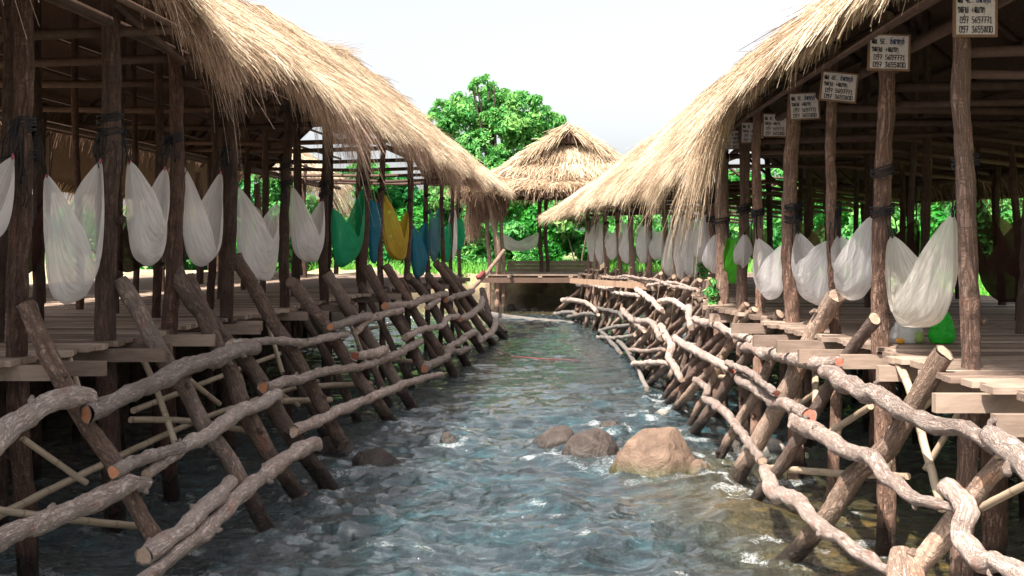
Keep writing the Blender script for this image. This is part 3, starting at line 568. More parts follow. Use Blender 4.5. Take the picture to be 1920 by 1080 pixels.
RQ = [([(1552, 694), (1593, 722), (1650, 743), (1692, 769), (1733, 795), (1775, 805), (1816, 805), (1847, 826), (1873, 855)], [18, 22, 21, 20, 20, 20, 20, 18, 14], RLp), ([(1856, 818), (1899, 847), (1960, 905)], [28, 30, 30], RL),
      ([(1389, 647), (1427, 658), (1458, 664), (1484, 673), (1516, 682), (1549, 684), (1573, 679)], [12, 14, 15, 15, 14, 14, 12], RL), ([(1303, 598), (1330, 607), (1348, 611), (1370, 624), (1392, 631), (1414, 640)], [9, 10, 10, 11, 11, 11], RLp),
      ([(1490, 788), (1541, 816), (1583, 847), (1630, 857), (1661, 893), (1702, 924), (1744, 945), (1792, 956)], [19, 20, 19, 20, 17, 16, 14, 11], RLp), ([(1387, 711), (1420, 731), (1449, 751), (1482, 762), (1518, 779)], [13, 14, 14, 15, 15], RL),
      ([(1364, 680), (1404, 696), (1427, 716), (1456, 738)], [9, 9, 9, 8], RL), ([(1268, 634), (1294, 653), (1326, 669), (1348, 680), (1372, 694)], [9, 11, 11, 11, 11], RL),
      ([(1303, 711), (1326, 729), (1323, 749), (1343, 760), (1365, 779), (1401, 826), (1429, 864)], [8, 9, 10, 11, 12, 12, 12], RLp), ([(1433, 881), (1453, 924), (1495, 940), (1531, 981), (1583, 1013), (1630, 1049), (1690, 1085)], [15, 18, 18, 17, 16, 14, 12], RLp),
      ([(1775, 910), (1796, 936), (1813, 960), (1804, 984), (1800, 1009), (1818, 1031), (1840, 1047), (1867, 1049), (1889, 1062), (1916, 1078), (1960, 1105)], [18, 26, 28, 23, 22, 24, 25, 25, 26, 26, 26], RL),
      ([(1239, 609), (1248, 629), (1259, 647), (1254, 671), (1266, 689), (1278, 712)], [8, 9, 10, 9, 9, 8], RLp), ([(1192, 602), (1219, 604), (1230, 618), (1239, 635)], 8, RLp), ([(1168, 582), (1188, 603), (1209, 620)], [7, 6.5, 6], RLp),
      ([(1055, 563), (1080, 563), (1102, 570), (1119, 584)], [6, 6, 6, 5], RLp), ([(1083, 533), (1110, 535), (1133, 540), (1158, 542)], 5, RLp), ([(1148, 548), (1177, 552), (1204, 556)], 5.5, RLp), ([(1194, 544), (1218, 560), (1230, 572), (1242, 582)], 7, RLp),
      ([(1237, 565), (1260, 563), (1273, 572), (1288, 582)], 7, RLp), ([(1292, 575), (1293, 600), (1297, 615)], 8.5, RLp), ([(1085, 513), (1147, 520), (1197, 523), (1227, 525), (1263, 537), (1308, 543)], [3.5, 4, 4, 4, 5, 5], RLp),
      ([(1181, 656), (1214, 658), (1245, 655)], 5, RLp), ([(1188, 682), (1219, 680), (1254, 682)], 6.5, RLp), ([(1150, 522), (1175, 518), (1215, 524)], 3.5, RLp), ([(1215, 535), (1260, 530), (1312, 546)], 4, RLp)]
for i, d in enumerate(np.linspace(14.5, 34.5, 24)):
    d += random.uniform(-.3, .3); x0 = float(np.interp(d, *RF))+random.uniform(-.1, .25); e = d-random.uniform(.6, 2.2)
    log('brace_log', [(x0, d, -.25), ((x0+RX(e)-.1)/2+.05, (d+e)/2, .85), (RX(e)-.12, e, random.uniform(1.75, 2.1))], [.058, .052, .045], (BP, BRp)[i % 2], rbar, 10, .16, i+40, knots=1, wob=.03)
for i, (x, d) in enumerate([(3.75, 5.6), (4.1, 6.9), (3.7, 7.7), (4.3, 8.9), (3.75, 10.0), (4.2, 11.5), (3.8, 13), (4.1, 15)]):
    log('pile', [(x, d, -.5), (x+.03, d, .6), (x, d+.03, DECK-.2)], [.10, .09, .085], [M['post_sunlit'], M['cut_pale']], right, 12, .15, i+80, knots=1)
for i, (p, r, m) in enumerate(RQ): px_log(onR, 'rail_log', p, r, m, rbar, .17 if i not in (1, 6) else .26, lump=.27, knots=3, wob=.012, kink=.2)
for p, r in [([(1120, 577), (1143, 583), (1160, 587), (1173, 602)], 5), ([(1128, 622), (1150, 645), (1164, 662)], 5.5), ([(1160, 640), (1180, 663), (1190, 680)], 6), ([(1192, 682), (1205, 711), (1212, 729)], 6), ([(1125, 620), (1160, 612), (1185, 610)], 5), ([(1120, 632), (1155, 634), (1190, 628)], 5), ([(1035, 590), (1065, 585), (1080, 588)], 5), ([(1065, 594), (1100, 588), (1122, 590)], 5)]:
    px_log(onR, 'drift_log', p, r, [M['grey_log'], M['cut_pale']], rbar, .1, wob=.02)
log('stump', [onR(1690, 1034, .1), onR(1696, 1070, .1), onR(1702, 1130, .1)], [.06, .11, .12], [M['brace_sunlit'], M['cut_pale']], rbar, seed=4)
for p, r, o in [([(1434, 877), (1566, 887), (1702, 893)], 6.5, -.1), ([(1554, 812), (1632, 762)], 6.5, -.15), ([(1681, 674), (1707, 733), (1733, 831), (1766, 955)], 8, -.1), ([(1840, 952), (1960, 890)], 8, -.25), ([(1310, 702), (1363, 708)], 4.5, -.1),
                ([(1529, 690), (1529, 780)], 6.5, -.2), ([(1735, 880), (1800, 770)], 6, -.5), ([(1480, 770), (1560, 715)], 5, -.35), ([(1278, 700), (1312, 691)], 4, -.1), ([(1690, 800), (1780, 720)], 6, -.5), ([(1665, 905), (1672, 800)], 6, -.3)]: px_bam(onR, p, r, rbar, o)

# ================================================================== HAMMOCKS
def hammock(label, cat, group, color, A, B, zbot, zedge, w, posts_=None, tails=2, knot=True, pinkish=True):
    A = Vector(A); B = Vector(B); h = empty('net_hammock', tuple((A+B)/2), label, 'hammock', group)
    n, m = 30, 22; t = np.linspace(0, 1, n)[:, None]; u = np.linspace(-1, 1, m)[None, :]
    a = np.array(A); b = np.array(B); ch = b-a; hz = np.array([-ch[1], ch[0], 0]); hz /= np.linalg.norm(hz)+1e-9
    sd = random.randint(0, 999)
    zedge = zedge+.2*(zbot-zedge); mid = (A.z+B.z)/2; dc = mid-zbot; de = max(mid-zedge, .1); sk = random.uniform(-.06, .06)
    tt = np.clip(t+sk*np.sin(math.pi*t), 0, 1); q = np.abs(2*tt-1)
    w = w*.55; wid = w*(np.sin(math.pi*np.clip(tt, 0, 1))**.75*.92+.06)
    g = np.abs(u)**1.8; asym = 1+.13*np.sign(u)*np.abs(u)*random.choice((-1, 1))
    dep = (dc*(1-q**2.6))*(1-g)+(de*asym*(1-q**1.12))*g
    # slack net: the arms bulge toward each other less than the bottom
    s = tt-.15*np.sin(2*math.pi*tt)*(1-g)+.03*np.sin(2*math.pi*tt)*g
    P_ = a[None, None]+ch[None, None]*s[..., None]
    pl = np.sin(u*9+2.5*vn(np.stack([t*2+0*u, u*2+0*t, 0*t+0*u+sd], -1), 3)+sd)
    fold = .075*w*pl*(np.sin(math.pi*tt)**.4)
    wz = .03*vn(np.stack([t*7+0*u, u*3+0*t, 0*t+0*u+sd], -1), 5)*np.sin(math.pi*tt)
    X = P_+hz[None, None]*(u*wid*(.55+.45*np.sqrt(np.clip(1-.3*g, 0, 1)))+fold)[..., None]
    X[..., 2] -= dep+wz
    chn = ch/np.linalg.norm(ch); X += chn[None, None]*(fold*.5+.02*w*np.sin(u*17+sd)*np.sin(math.pi*tt))[..., None]
    uvp = np.stack([(u+1)*.5+0*t+sd, t+0*u, 0*t+0*u], -1)
    quads('net', X.reshape(-1, 3), gridq(n, m), NET[color], h, None, {'uvp': uvp.reshape(-1, 3)}, True)
    for e, (p, o, i) in enumerate(((A, B, 0), (B, A, 1))):
        mb = MB(); post = posts_[i] if posts_ else None
        dz = random.uniform(.22, .38)
        if post:
            px, py, pr = post; c = Vector((px, py, p.z+dz)); turns = 5
            pj = [random.uniform(-.012, .012) for _ in range(60)]; pts = [(px+math.cos(k*.7)*(pr+.018), py+math.sin(k*.7)*(pr+.018), c.z-.05+.085*k/(turns*9)+pj[k]+.025*math.sin(k*.7+1)) for k in range(turns*9)]
            mb.tube(pts, .0065, 5)
            dirv = Vector((p.x-px, p.y-py, 0)); dirv = dirv.normalized() if dirv.length > .02 else Vector((1, 0, 0))
            st = Vector((px, py, c.z))+dirv*(pr+.012)
        else: st = p+Vector((0, 0, dz+.2))
        for k in range(3):
            jt = Vector((random.uniform(-.02, .02), random.uniform(-.02, .02), 0)); mb.tube([st+jt, (st+p)/2+jt*1.5, p+jt*.3], .005, 4)
        for k in range(tails):
            s0 = st+Vector((random.uniform(-.03, .03), random.uniform(-.04, .04), random.uniform(-.04, .03))); l = random.uniform(.2, .5); x = random.uniform(-.09, .09)
            mb.tube([s0, s0+Vector((x, -.04, -l*.4)), s0+Vector((x*1.2, -.05, -l*.8)), s0+Vector((x*.9, -.04, -l))], .0055, 4)
        rp_ = mb.build('rope', M['rope'], h)
        if knot:
            mb = MB(); mb.tube([p+Vector((0, 0, .025)), p, p-Vector((0, 0, .02))], [.006, .012, .009], 8); mb.build('knot', M['knot'] if pinkish else M['rope'], rp_)
    return h
LP_ = [(LX(4.46, d), d, r*.76) for d, r in zip(LPD, (.105, .125, .105, .10, .095, .10, .10, .08, .095, .085, .08, .075, .08))]
RP_ = [(x, d, r*.76) for x, d, r, l in rp]
def near(lst, d): return min(lst, key=lambda q: abs(q[1]-d))
def hpx(side, lab, col, a, b, bot, edge, w, grp, two=True, **k):
    da, db = a[2], b[2]; A = P(*a); B = P(*b); dm = (da+db)/2
    lst = LP_ if side == 'L' else RP_
    ps = [near(lst, da), near(lst, db)]
    return hammock(lab, 'hammock', grp, col, A, B, EYE-(bot-HY)/F*dm, EYE-(edge-HY)/F*dm, w, ps, **k)
GL = 'net hammocks hung along the left deck edge'; GR = 'net hammocks hung along the right deck edge'; GF = 'white hammocks at the far end of the right deck'
for a in [('white net hammock cut by the left photo edge', 'white', (24, 294, 7.35), (-175, 330, 6.3), 478, 425, .34),
          ('widest white net hammock, hung beside the leaning post near the left edge', 'white', (88, 328, 7.75), (188, 302, 8.75), 568, 440, .34),
          ('white net hammock just right of the second left post with tied black ropes', 'white', (243, 302, 9.05), (309, 316, 9.95), 499, 408, .33),
          ('white net hammock behind the post where two cut braces end, its V wide open', 'white', (344, 312, 10.35), (414, 324, 11.5), 497, 440, .33),
          ('lowest hanging white net hammock, left of the far thatched hut eave', 'white', (446, 350, 11.95), (519, 380, 13.4), 527, 452, .36),
          ('last white hammock before the green one, greenery showing through it', 'white', (548, 350, 13.95), (605, 376, 15.4), 492, 442, .36),
          ('deep green net hammock, widest of the coloured ones', 'green', (624, 390, 15.9), (681, 354, 17.9), 493, 448, .38),
          ('dark blue net hammock between the green and the yellow hammock', 'blue', (695, 372, 18.5), (706, 376, 19.3), 496, 400, .27),
          ('mustard yellow net hammock', 'yellow', (719, 362, 19.9), (764, 396, 21.9), 487, 450, .36),
          ('teal blue net hammock right of the yellow one, hanging lowest', 'blue', (773, 420, 22.3), (799, 415, 24.2), 520, 465, .38),
          ('grey blue net hammock, thin, clinging to a far left post', 'teal', (806, 392, 24.6), (824, 388, 26.3), 490, 430, .24),
          ('small green hammock left of the narrow white one at the far left', 'green', (827, 412, 26.7), (843, 416, 27.9), 492, 450, .32),
          ('narrow white hammock squeezed between two small green hammocks', 'white', (846, 388, 28.2), (853, 392, 29.0), 486, 440, .26),
          ('last small green hammock at the far end of the left deck', 'green', (857, 408, 29.2), (866, 412, 30.2), 471, 440, .34)]:
    hpx('L', *a, GL, tails=8 if a[2][2] < 12 else 2)
for a in [('brightly sunlit cream hammock, nearest on the right, above two plastic bags', 'cream', (1673, 442, 8.15), (1786, 402, 7.05), 616, 556, .40),
          ('white net hammock left of the pale post beside the bags', 'white', (1640, 402, 8.5), (1574, 442, 9.4), 561, 492, .38),
          ('broad white hammock hanging over the tall sunlit brace top', 'white', (1556, 450, 9.75), (1497, 436, 10.8), 572, 490, .40),
          ('white net hammock right of the pair of close posts, left of the thick reddish one', 'white', (1471, 456, 11.2), (1420, 446, 12.4), 559, 500, .38),
          ('narrow white hammock between the pair of close posts and the green one', 'white', (1396, 438, 13.0), (1388, 440, 13.9), 502, 470, .26),
          ('bright lime green hammock beside the thick corner post', 'lime', (1390, 436, 13.7), (1366, 446, 14.5), 534, 480, .30)]:
    hpx('R', *a, GR, tails=2, knot=a[1] != 'lime', pinkish=False)
FAR = [(1341, 440, 16.4, 1336, 436, 17.3, 512, 'white hammock right next to the thick corner post of the right deck'), (1322, 402, 17.8, 1312, 405, 18.9, 494, 'white hammock above the small green weed on the right deck'),
       (1301, 412, 19.2, 1289, 416, 20.2, 522, 'white hammock right of the black far post in the right row'), (1284, 402, 20.5, 1272, 405, 21.5, 524, 'white hammock left of the black far post in the right row'),
       (1262, 420, 21.9, 1248, 424, 23.0, 516, 'cream white hammock behind the drooping end of the straw curtain'), (1240, 432, 23.4, 1221, 428, 24.6, 487, 'short white hammock under the tip of the long straw fringe'),
       (1211, 420, 25.0, 1200, 418, 26, 493, 'white hammock left of the short one under the fringe'), (1180, 412, 26.9, 1166, 412, 28, 494, 'white hammock between two brown posts in the middle of the far right row'),
       (1155, 430, 28.8, 1140, 432, 30, 488, 'white hammock third from the far end of the right deck'), (1132, 412, 30.4, 1121, 415, 31.4, 495, 'white hammock second from the far end of the right deck'), (1116, 420, 31.7, 1106, 424, 32.4, 492, 'white hammock at the very far end of the right deck')]
for x0, y0, d0, x1, y1, d1, bot, lab in FAR:
    hpx('R', lab, 'white', (x0, y0, d0), (x1, y1, d1), bot, bot-38, .38, GF, tails=1, knot=False)
GI = 'hammocks hung inside the pavilions'
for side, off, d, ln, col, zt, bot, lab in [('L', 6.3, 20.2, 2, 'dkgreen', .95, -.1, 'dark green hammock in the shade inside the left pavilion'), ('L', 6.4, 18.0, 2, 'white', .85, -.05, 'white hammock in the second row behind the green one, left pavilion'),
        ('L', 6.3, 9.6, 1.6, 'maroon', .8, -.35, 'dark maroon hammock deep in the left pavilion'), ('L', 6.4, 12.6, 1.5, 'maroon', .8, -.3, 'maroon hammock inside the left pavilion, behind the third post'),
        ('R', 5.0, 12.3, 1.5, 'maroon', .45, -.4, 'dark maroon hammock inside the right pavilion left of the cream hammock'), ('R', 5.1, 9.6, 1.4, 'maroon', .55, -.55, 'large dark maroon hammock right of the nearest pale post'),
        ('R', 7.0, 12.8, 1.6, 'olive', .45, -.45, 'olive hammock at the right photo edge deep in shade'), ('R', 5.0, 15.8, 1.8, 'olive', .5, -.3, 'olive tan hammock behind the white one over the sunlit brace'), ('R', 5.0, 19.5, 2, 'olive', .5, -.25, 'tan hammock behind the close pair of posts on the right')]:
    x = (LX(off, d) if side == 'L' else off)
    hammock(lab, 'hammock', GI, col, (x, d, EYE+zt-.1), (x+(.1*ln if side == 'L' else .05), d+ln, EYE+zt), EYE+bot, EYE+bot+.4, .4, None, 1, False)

# ================================================================== SIGNS
G = {'0': [[(0, .1), (.1, 1), (.9, .95), (1, .1), (.5, 0), (0, .1)]], '9': [[(1, .6), (.1, .55), (.1, 1), (.9, 1), (1, .6), (.8, 0), (.1, .05)]], '7': [[(0, 1), (1, 1), (.5, 0)], [(.3, .5), (.95, .5)]], '5': [[(1, 1), (.15, 1), (.1, .55), (.8, .6), (1, .3), (.7, 0), (0, .05)]],
     '6': [[(.9, 1), (.2, .7), (.05, .2), (.4, 0), (.95, .15), (.9, .5), (.1, .4)]], '1': [[(.2, .75), (.6, 1), (.6, 0)], [(.2, 0), (1, 0)]], '3': [[(0, .95), (.9, 1), (.4, .55), (1, .35), (.7, 0), (0, .05)]], '8': [[(.5, .52), (.1, .8), (.5, 1), (.9, .8), (.1, .2), (.5, 0), (.95, .2), (.5, .52)]],
     '4': [[(.7, 0), (.7, 1), (0, .3), (1, .3)]], 'E': [[(1, 1), (.1, 1), (.05, 0), (1, 0)], [(.05, .5), (.8, .5)]], '.': [[(.4, 0), (.5, .1)]], '+': [[(0, .45), (1, .45)], [(.5, .85), (.5, .1)]],
     'a': [[(.15, .1), (.1, .8), (.4, 1), (.45, .1), (.1, .1)], [(.45, .9), (.95, 1), (.95, 0), (.6, .1), (.6, .55)]], 'b': [[(0, .9), (0, 0), (.95, 0), (.95, .95), (.6, .9)], [(.5, .1), (.5, .7)]], 'c': [[(0, .7), (.3, 1), (.5, .7), (.5, 0)], [(.5, .7), (.75, 1), (1, .7), (1, 0)]],
     'd': [[(.05, 0), (.05, .95), (.95, .95), (.95, 0)], [(.3, .5), (.7, .5)], [(.5, -.15), (.5, -.5), (.75, -.6)]], 'e': [[(0, 1), (.2, .5), (0, .1), (.7, 0), (.9, .6), (.6, 1), (.4, .6)], [(.4, 1.2), (.8, 1.4)]], 'f': [[(.1, 0), (.1, 1)], [(.1, .5), (.6, .9), (.9, .6), (.9, 0)], [(.4, -.25), (.95, -.2)]], ' ': []}
def sign(label, x, y, w, hpx_, d, tilt, first):
    c = P(x, y, d); W = w/F*d; H = hpx_/F*d
    s = empty('sign_board', tuple(c), label, 'sign', 'hand lettered signs along the right eave')
    ct, st_ = math.cos(tilt), math.sin(tilt)
    def pt(a, b, o=0.): return (c.x+a*ct-b*st_, c.y+o, c.z+a*st_+b*ct)
    mb = MB(); hw, hh = W/2, H/2
    def slab(mb, a0, a1, b0, b1, o0, o1):
        V = [pt(a, b, o) for o in (o0, o1) for b in (b0, b1) for a in (a0, a1)]
        mb.add(V, [(0, 1, 3, 2), (4, 6, 7, 5), (0, 4, 5, 1), (2, 3, 7, 6), (0, 2, 6, 4), (1, 5, 7, 3)])
    slab(mb, -hw, hw, -hh, hh, 0, .012); pn = mb.build('panel', M['board'], s, False)
    mb = MB(); e = .014
    for q in ((-hw-e, -hw, -hh-e, hh+e), (hw, hw+e, -hh-e, hh+e), (-hw, hw, -hh-e, -hh), (-hw, hw, hh, hh+e)): slab(mb, *q, -.006, .018)
    mb.build('frame', M['sframe'], s, False)
    def line(mb, txt, x0, yb, cw, chh, lw):
        for i, ch in enumerate(txt):
            for stroke in G[ch]:
                pp = [(x0+(i*1.32+q[0])*cw, yb+q[1]*chh) for q in stroke]
                for (ax, ay), (bx, by) in zip(pp, pp[1:]):
                    dx, dy = bx-ax, by-ay; l = math.hypot(dx, dy)+1e-9; nx, ny = -dy/l*lw, dx/l*lw; ex_, ey = dx/l*lw*.7, dy/l*lw*.7
                    mb.add([pt(ax-ex_+nx, ay-ey+ny, -.003), pt(ax-ex_-nx, ay-ey-ny, -.003), pt(bx+ex_-nx, by+ey-ny, -.003), pt(bx+ex_+nx, by+ey+ny, -.003)], [(0, 1, 2, 3)])
    k = W/13.4; lw = W*.0095
    mb = MB(); line(mb, 'ab '+first+'.', -hw+.6*k, hh-H*.25, k*.72, H*.14, lw); line(mb, 'cadb +abcf', -hw+.6*k, hh-H*.49, k*.72, H*.14, lw*.8)
    line(mb, '097 5697771', -hw+1.4*k, hh-H*.73, k*.76, H*.145, lw); line(mb, '097 3655800', -hw+1.2*k, hh-H*.95, k*.79, H*.145, lw*1.1); mb.build('lettering', M['ink'], pn, False)
    mb = MB(); line(mb, 'eacfe', -hw+7.0*k, hh-H*.25, k*.78, H*.14, lw); mb.build('lettering', M['ink_blue'], pn, False)
for a in [('sign reading 4E, largest, cut by the top photo edge', 1829, 25, 74, 80, 6.62, .0, '4E'), ('sign reading 5E on the pale post right of centre, fully visible', 1667, 98, 72, 62, 8.1, -.03, '5E'), ('tilted sign reading 6E with its right side lower', 1573, 163, 63, 50, 9.35, -.10, '6E'),
          ('sign reading 7E on the thick dark post', 1508, 199, 52, 46, 10.75, .05, '7E'), ('sign reading 8E above the pair of close posts', 1453, 235, 42, 40, 12.4, -.02, '8E'), ('dim small sign overlapped by the 8E sign', 1411, 249, 40, 36, 13.0, -.02, '9E'), ('smallest dim sign beside the straw curtain', 1377, 262, 36, 32, 14.3, .0, '10E')]: sign(*a)

# ================================================================== GAZEBO
gx, gd = 2.25, 41.6
gz = empty('thatched_gazebo', (gx, gd, 1.3), 'small thatched gazebo standing across the far end of the stream', 'gazebo')
th = Thatch()
def ring(wx, wy, H): return np.array([(gx-wx, gd-wy, EYE+H), (gx+wx, gd-wy, EYE+H), (gx+wx, gd+wy, EYE+H), (gx-wx, gd+wy, EYE+H)])
tiers = [((.45, 1.3, 4.5), (1.65, 2.0, 3.72), .52), ((1.15, 1.7, 3.68), (2.75, 2.6, 2.98), .62), ((2.2, 2.1, 2.84), (4.35, 3.9, 2.26), .44)]
for (a, b, tm) in tiers:
    ra, rb = ring(*a), ring(*b)
    for s in range(4):
        e = (s+1) % 4
        slope(th, lambda t, s=s, e=e: ra[s]+(ra[e]-ra[s])*t[:, None], lambda t, s=s, e=e: rb[s]+(rb[e]-rb[s])*t[:, None], 16, 8, 2600 if s in (0, 3) else 900, (0., 1.), tmean=tm-.06, wid=.026, fringe=900, thick=.14, lenr=(.5, 1.1), hang=lambda d: np.full(len(d), .2))
th.build('thatch_roof', [M['straw'], M['straw_base'], M['straw_red'], M['under']], gz)
mb = MB(); V = [(gx-.75, gd-2.12, EYE+4.15), (gx+.75, gd-2.12, EYE+4.15), (gx, gd-2.12, EYE+4.74), (gx-.75, gd-1.4, EYE+4.15), (gx+.75, gd-1.4, EYE+4.15), (gx, gd-1.4, EYE+4.74)]
mb.add(V, [(0, 1, 2), (3, 5, 4), (0, 3, 4, 1), (1, 4, 5, 2), (2, 5, 3, 0)], tone=.1); o = mb.build('gable_vent', M['pole'], gz, False)
pole(gz, 'king_post', [(gx, gd-2.16, EYE+4.15), (gx, gd-2.16, EYE+4.68)], .07, tone=.6)
for sx in (-1, 1):
    th2 = Thatch(); a_ = np.array([gx, gd-2.25, EYE+4.84]); b_ = np.array([gx+sx*2.1, gd-2.45, EYE+3.4])
    n = 1100; t = rng.uniform(0, 1, n); p = a_+(b_-a_)*t[:, None]+rng.normal(0, .07, (n, 3)); dr = np.tile((b_-a_)/np.linalg.norm(b_-a_), (n, 1))+rng.normal(0, .18, (n, 3))
    V, Q, T = strands(p, dr/np.linalg.norm(dr, axis=1, keepdims=True), rng.uniform(.4, .8, n), rng.uniform(.05, .3, n), np.full(n, .028), np.tile([0, -1., 0], (n, 1)), .68+rng.normal(0, .15, n)); th2.add(V, Q, T, 0)
    th2.build('gable_trim', [M['straw']], gz)
# hanging mat at the left eave
th2 = Thatch(); n = 2600; t = rng.uniform(0, 1, n); p = np.stack([-1.75+1.6*t, np.full(n, 39.6)+rng.normal(0, .18, n), EYE+2.2-.2*rng.uniform(0, 1, n)], 1)
ln = np.interp(t, [0, .1, .25, .5, .75, 1], [1.9, 1.7, 1.1, .8, 1.0, .45])*rng.uniform(.6, 1.1, n); dr = np.tile([0.05, 0, -1.], (n, 1))+rng.normal(0, .09, (n, 3)); dr /= np.linalg.norm(dr, axis=1, keepdims=True)
V, Q, T = strands(p, dr, ln, np.zeros(n), np.full(n, .03), np.tile([0, -1., 0], (n, 1)), .3+rng.normal(0, .14, n)); th2.add(V, Q, T, 0); th2.build('hanging_thatch', [M['straw_red']], gz)
GDZ = 1.53
mb = MB(); y = 39.0
while y < 44:
    mb.box(-1.0, 3.6+.05*random.random(), y, y+.2, GDZ-.05, GDZ, tone=random.random()); y += .215
mb.build('deck', M['plank'], gz, False)
mb = MB(); mb.box(-1.2, 3.6, 38.92, 38.99, GDZ-.32, GDZ-.12, tone=.8); mb.build('edge_beam', M['pole'], gz, False)
for x in (-.1, 1.1, 2.3): mb = MB(); mb.box(x-.08, x+.08, 38.9, 43.8, GDZ-.12, GDZ-.055, tone=.5); mb.build('joist', M['joist'], gz, False)
mb = MB()
for k in range(3): mb.box(-.2, 4.2, 43.9, 43.97, GDZ+.01+k*.16, GDZ+.155+k*.16, tone=.3+.2*random.random())
mb.build('backboard', M['plank'], gz, False)
for x, y, r, z0 in ((-.62, 39.4, .09, -.3), (-.95, 39.6, .08, -.3), (-.38, 39.5, .07, -.3), (1.22, 43.2, .09, .6), (1.5, 43.4, .08, .6), (3.3, 39.3, .1, 0), (5.2, 43.3, .09, .6), (-.7, 43.4, .08, .6), (5.3, 39.4, .09, 0)):
    log('post', [(x, y, z0), (x+.06, y, 1.8), (x-.04, y, 3.2), (x, y, EYE+2.5)], r, [M['post_sunlit'] if y < 41 and x < 0 else M['post'], M['cut_pale']], gz, 10, .1, random.randint(0, 99))
log('leaning_pole', [onwater(930, 582), P(936, 480, 38.8), P(925, 420, 38.9), P(917, 372, 39)], .09, [M['brace_sunlit'], M['cut_pale']], gz, 10, .1, 3)
log('leaning_pole', [P(882, 545, 34), P(912, 512, 36), P(945, 470, 38.6)], .075, [M['brace_sunlit'], M['cut_pale']], gz, 10, .1, 5)
pole(gz, 'tie_beam', [(-1.4, 39.3, EYE+2.15), (5.6, 39.3, EYE+2.15)], .07); pole(gz, 'tie_beam', [(-1.4, 43.3, EYE+2.15), (6, 43.3, EYE+2.15)], .07); pole(gz, 'tie_beam', [(1.2, 39, EYE+2.2), (1.2, 43.5, EYE+2.2)], .06)
mb = MB(); mb.tube([P(897, 520, 35.0), P(903, 515, 35.4), P(906, 512, 35.6)], .10, 8); mb.build('red_binding', M['red_rope'], gz)
hammock('white hammock stretched across the open gazebo', 'hammock', None, 'white', P(938, 436, 40.5), P(1010, 436, 42.5), EYE-(470-HY)/F*41.5, EYE-(456-HY)/F*41.5, .5, None, 0, False)

# ================================================================== HUT BEHIND LEFT
hut = empty('thatched_hut', (LX(12.5, 26), 26, 1.2), 'thatched hut behind the left pavilion, its pale roof corner in the sun', 'hut')
th = Thatch()
slope(th, lambda d: np.stack([-12.0+.0976*d, d, np.full_like(d, EYE+4.0)], 1), lambda d: np.stack([-9.6+.0976*d, d, np.full_like(d, EYE+2.35)], 1), 60, 12, 9000, (11, 36.5), tmean=.72, wid=.022, fringe=150, hang=lambda d: np.interp(d, [11, 30, 32, 37], [.12, .15, .55, .6]), lenr=(.5, 1.))
slope(th, lambda d: np.stack([-12.0+.0976*d, d, np.full_like(d, EYE+3.95)], 1), lambda d: np.stack([-14.6+.0976*d, d, np.full_like(d, EYE+1.55)], 1), 40, 8, 0, (11, 36.5), fringe=60, wid=.02)
th.build('thatch_roof', [M['straw'], M['straw_base'], M['straw'], M['under']], hut)
for d in (12, 16, 20, 24, 28, 32, 36):
    for L in (9.9, 14.2): log('post', [(LX(L, d), d, .8), (LX(L, d)+.05, d, 2.6), (LX(L, d), d, EYE+1.8)], .09, [M['post'], M['cut_pale']], hut, 8, .1, int(d))
mb = MB(); mb.box(LX(14.2, 24), LX(10.0, 24), 11.5, 36, 1.55, 1.68, tone=.4); mb.build('deck', M['plank'], hut, False)

# ================================================================== ROCKS
def rock_mat(name, a, c, l, moss=False):
    m, t, b = nm(name); g = N(t, 'ShaderNodeTexCoord').outputs['Object']; n = noise(t, g, 6, 8, .65, .3); n2 = noise(t, g, 1.8, 3)
    col = ramp(t, mth(t, 'ADD', mth(t, 'MULTIPLY', n, .6), mth(t, 'MULTIPLY', n2, .4)), [(.3, a), (.5, c), (.72, l)])
    p = N(t, 'ShaderNodeNewGeometry').outputs['Position']; sp = t.nodes.new('ShaderNodeSeparateXYZ'); t.links.new(p, sp.inputs[0])
    w = N(t, 'ShaderNodeMapRange'); t.links.new(mth(t, 'ADD', sp.outputs[2], mth(t, 'MULTIPLY', n, -.14)), w.inputs[0]); w.inputs[1].default_value = .14; w.inputs[2].default_value = .0
    col = mixc(t, mth(t, 'MULTIPLY', w.outputs[0], .8), col, (.05, .055, .02) if moss else (.02, .017, .014))
    t.links.new(col, b.inputs['Base Color']); t.links.new(mth(t, 'SUBTRACT', .8, mth(t, 'MULTIPLY', w.outputs[0], .55)), b.inputs['Roughness'])
    bump(t, b, n, 1.0, .07); return m
RM = [rock_mat('boulder_stone', (.07, .044, .03), (.15, .097, .068), (.25, .175, .125), True), rock_mat('wet_stone', (.022, .017, .015), (.055, .040, .034), (.11, .082, .068)), rock_mat('pale_stone', (.30, .27, .24), (.48, .43, .38), (.6, .55, .5))]
import bmesh
ROCKPOS = []
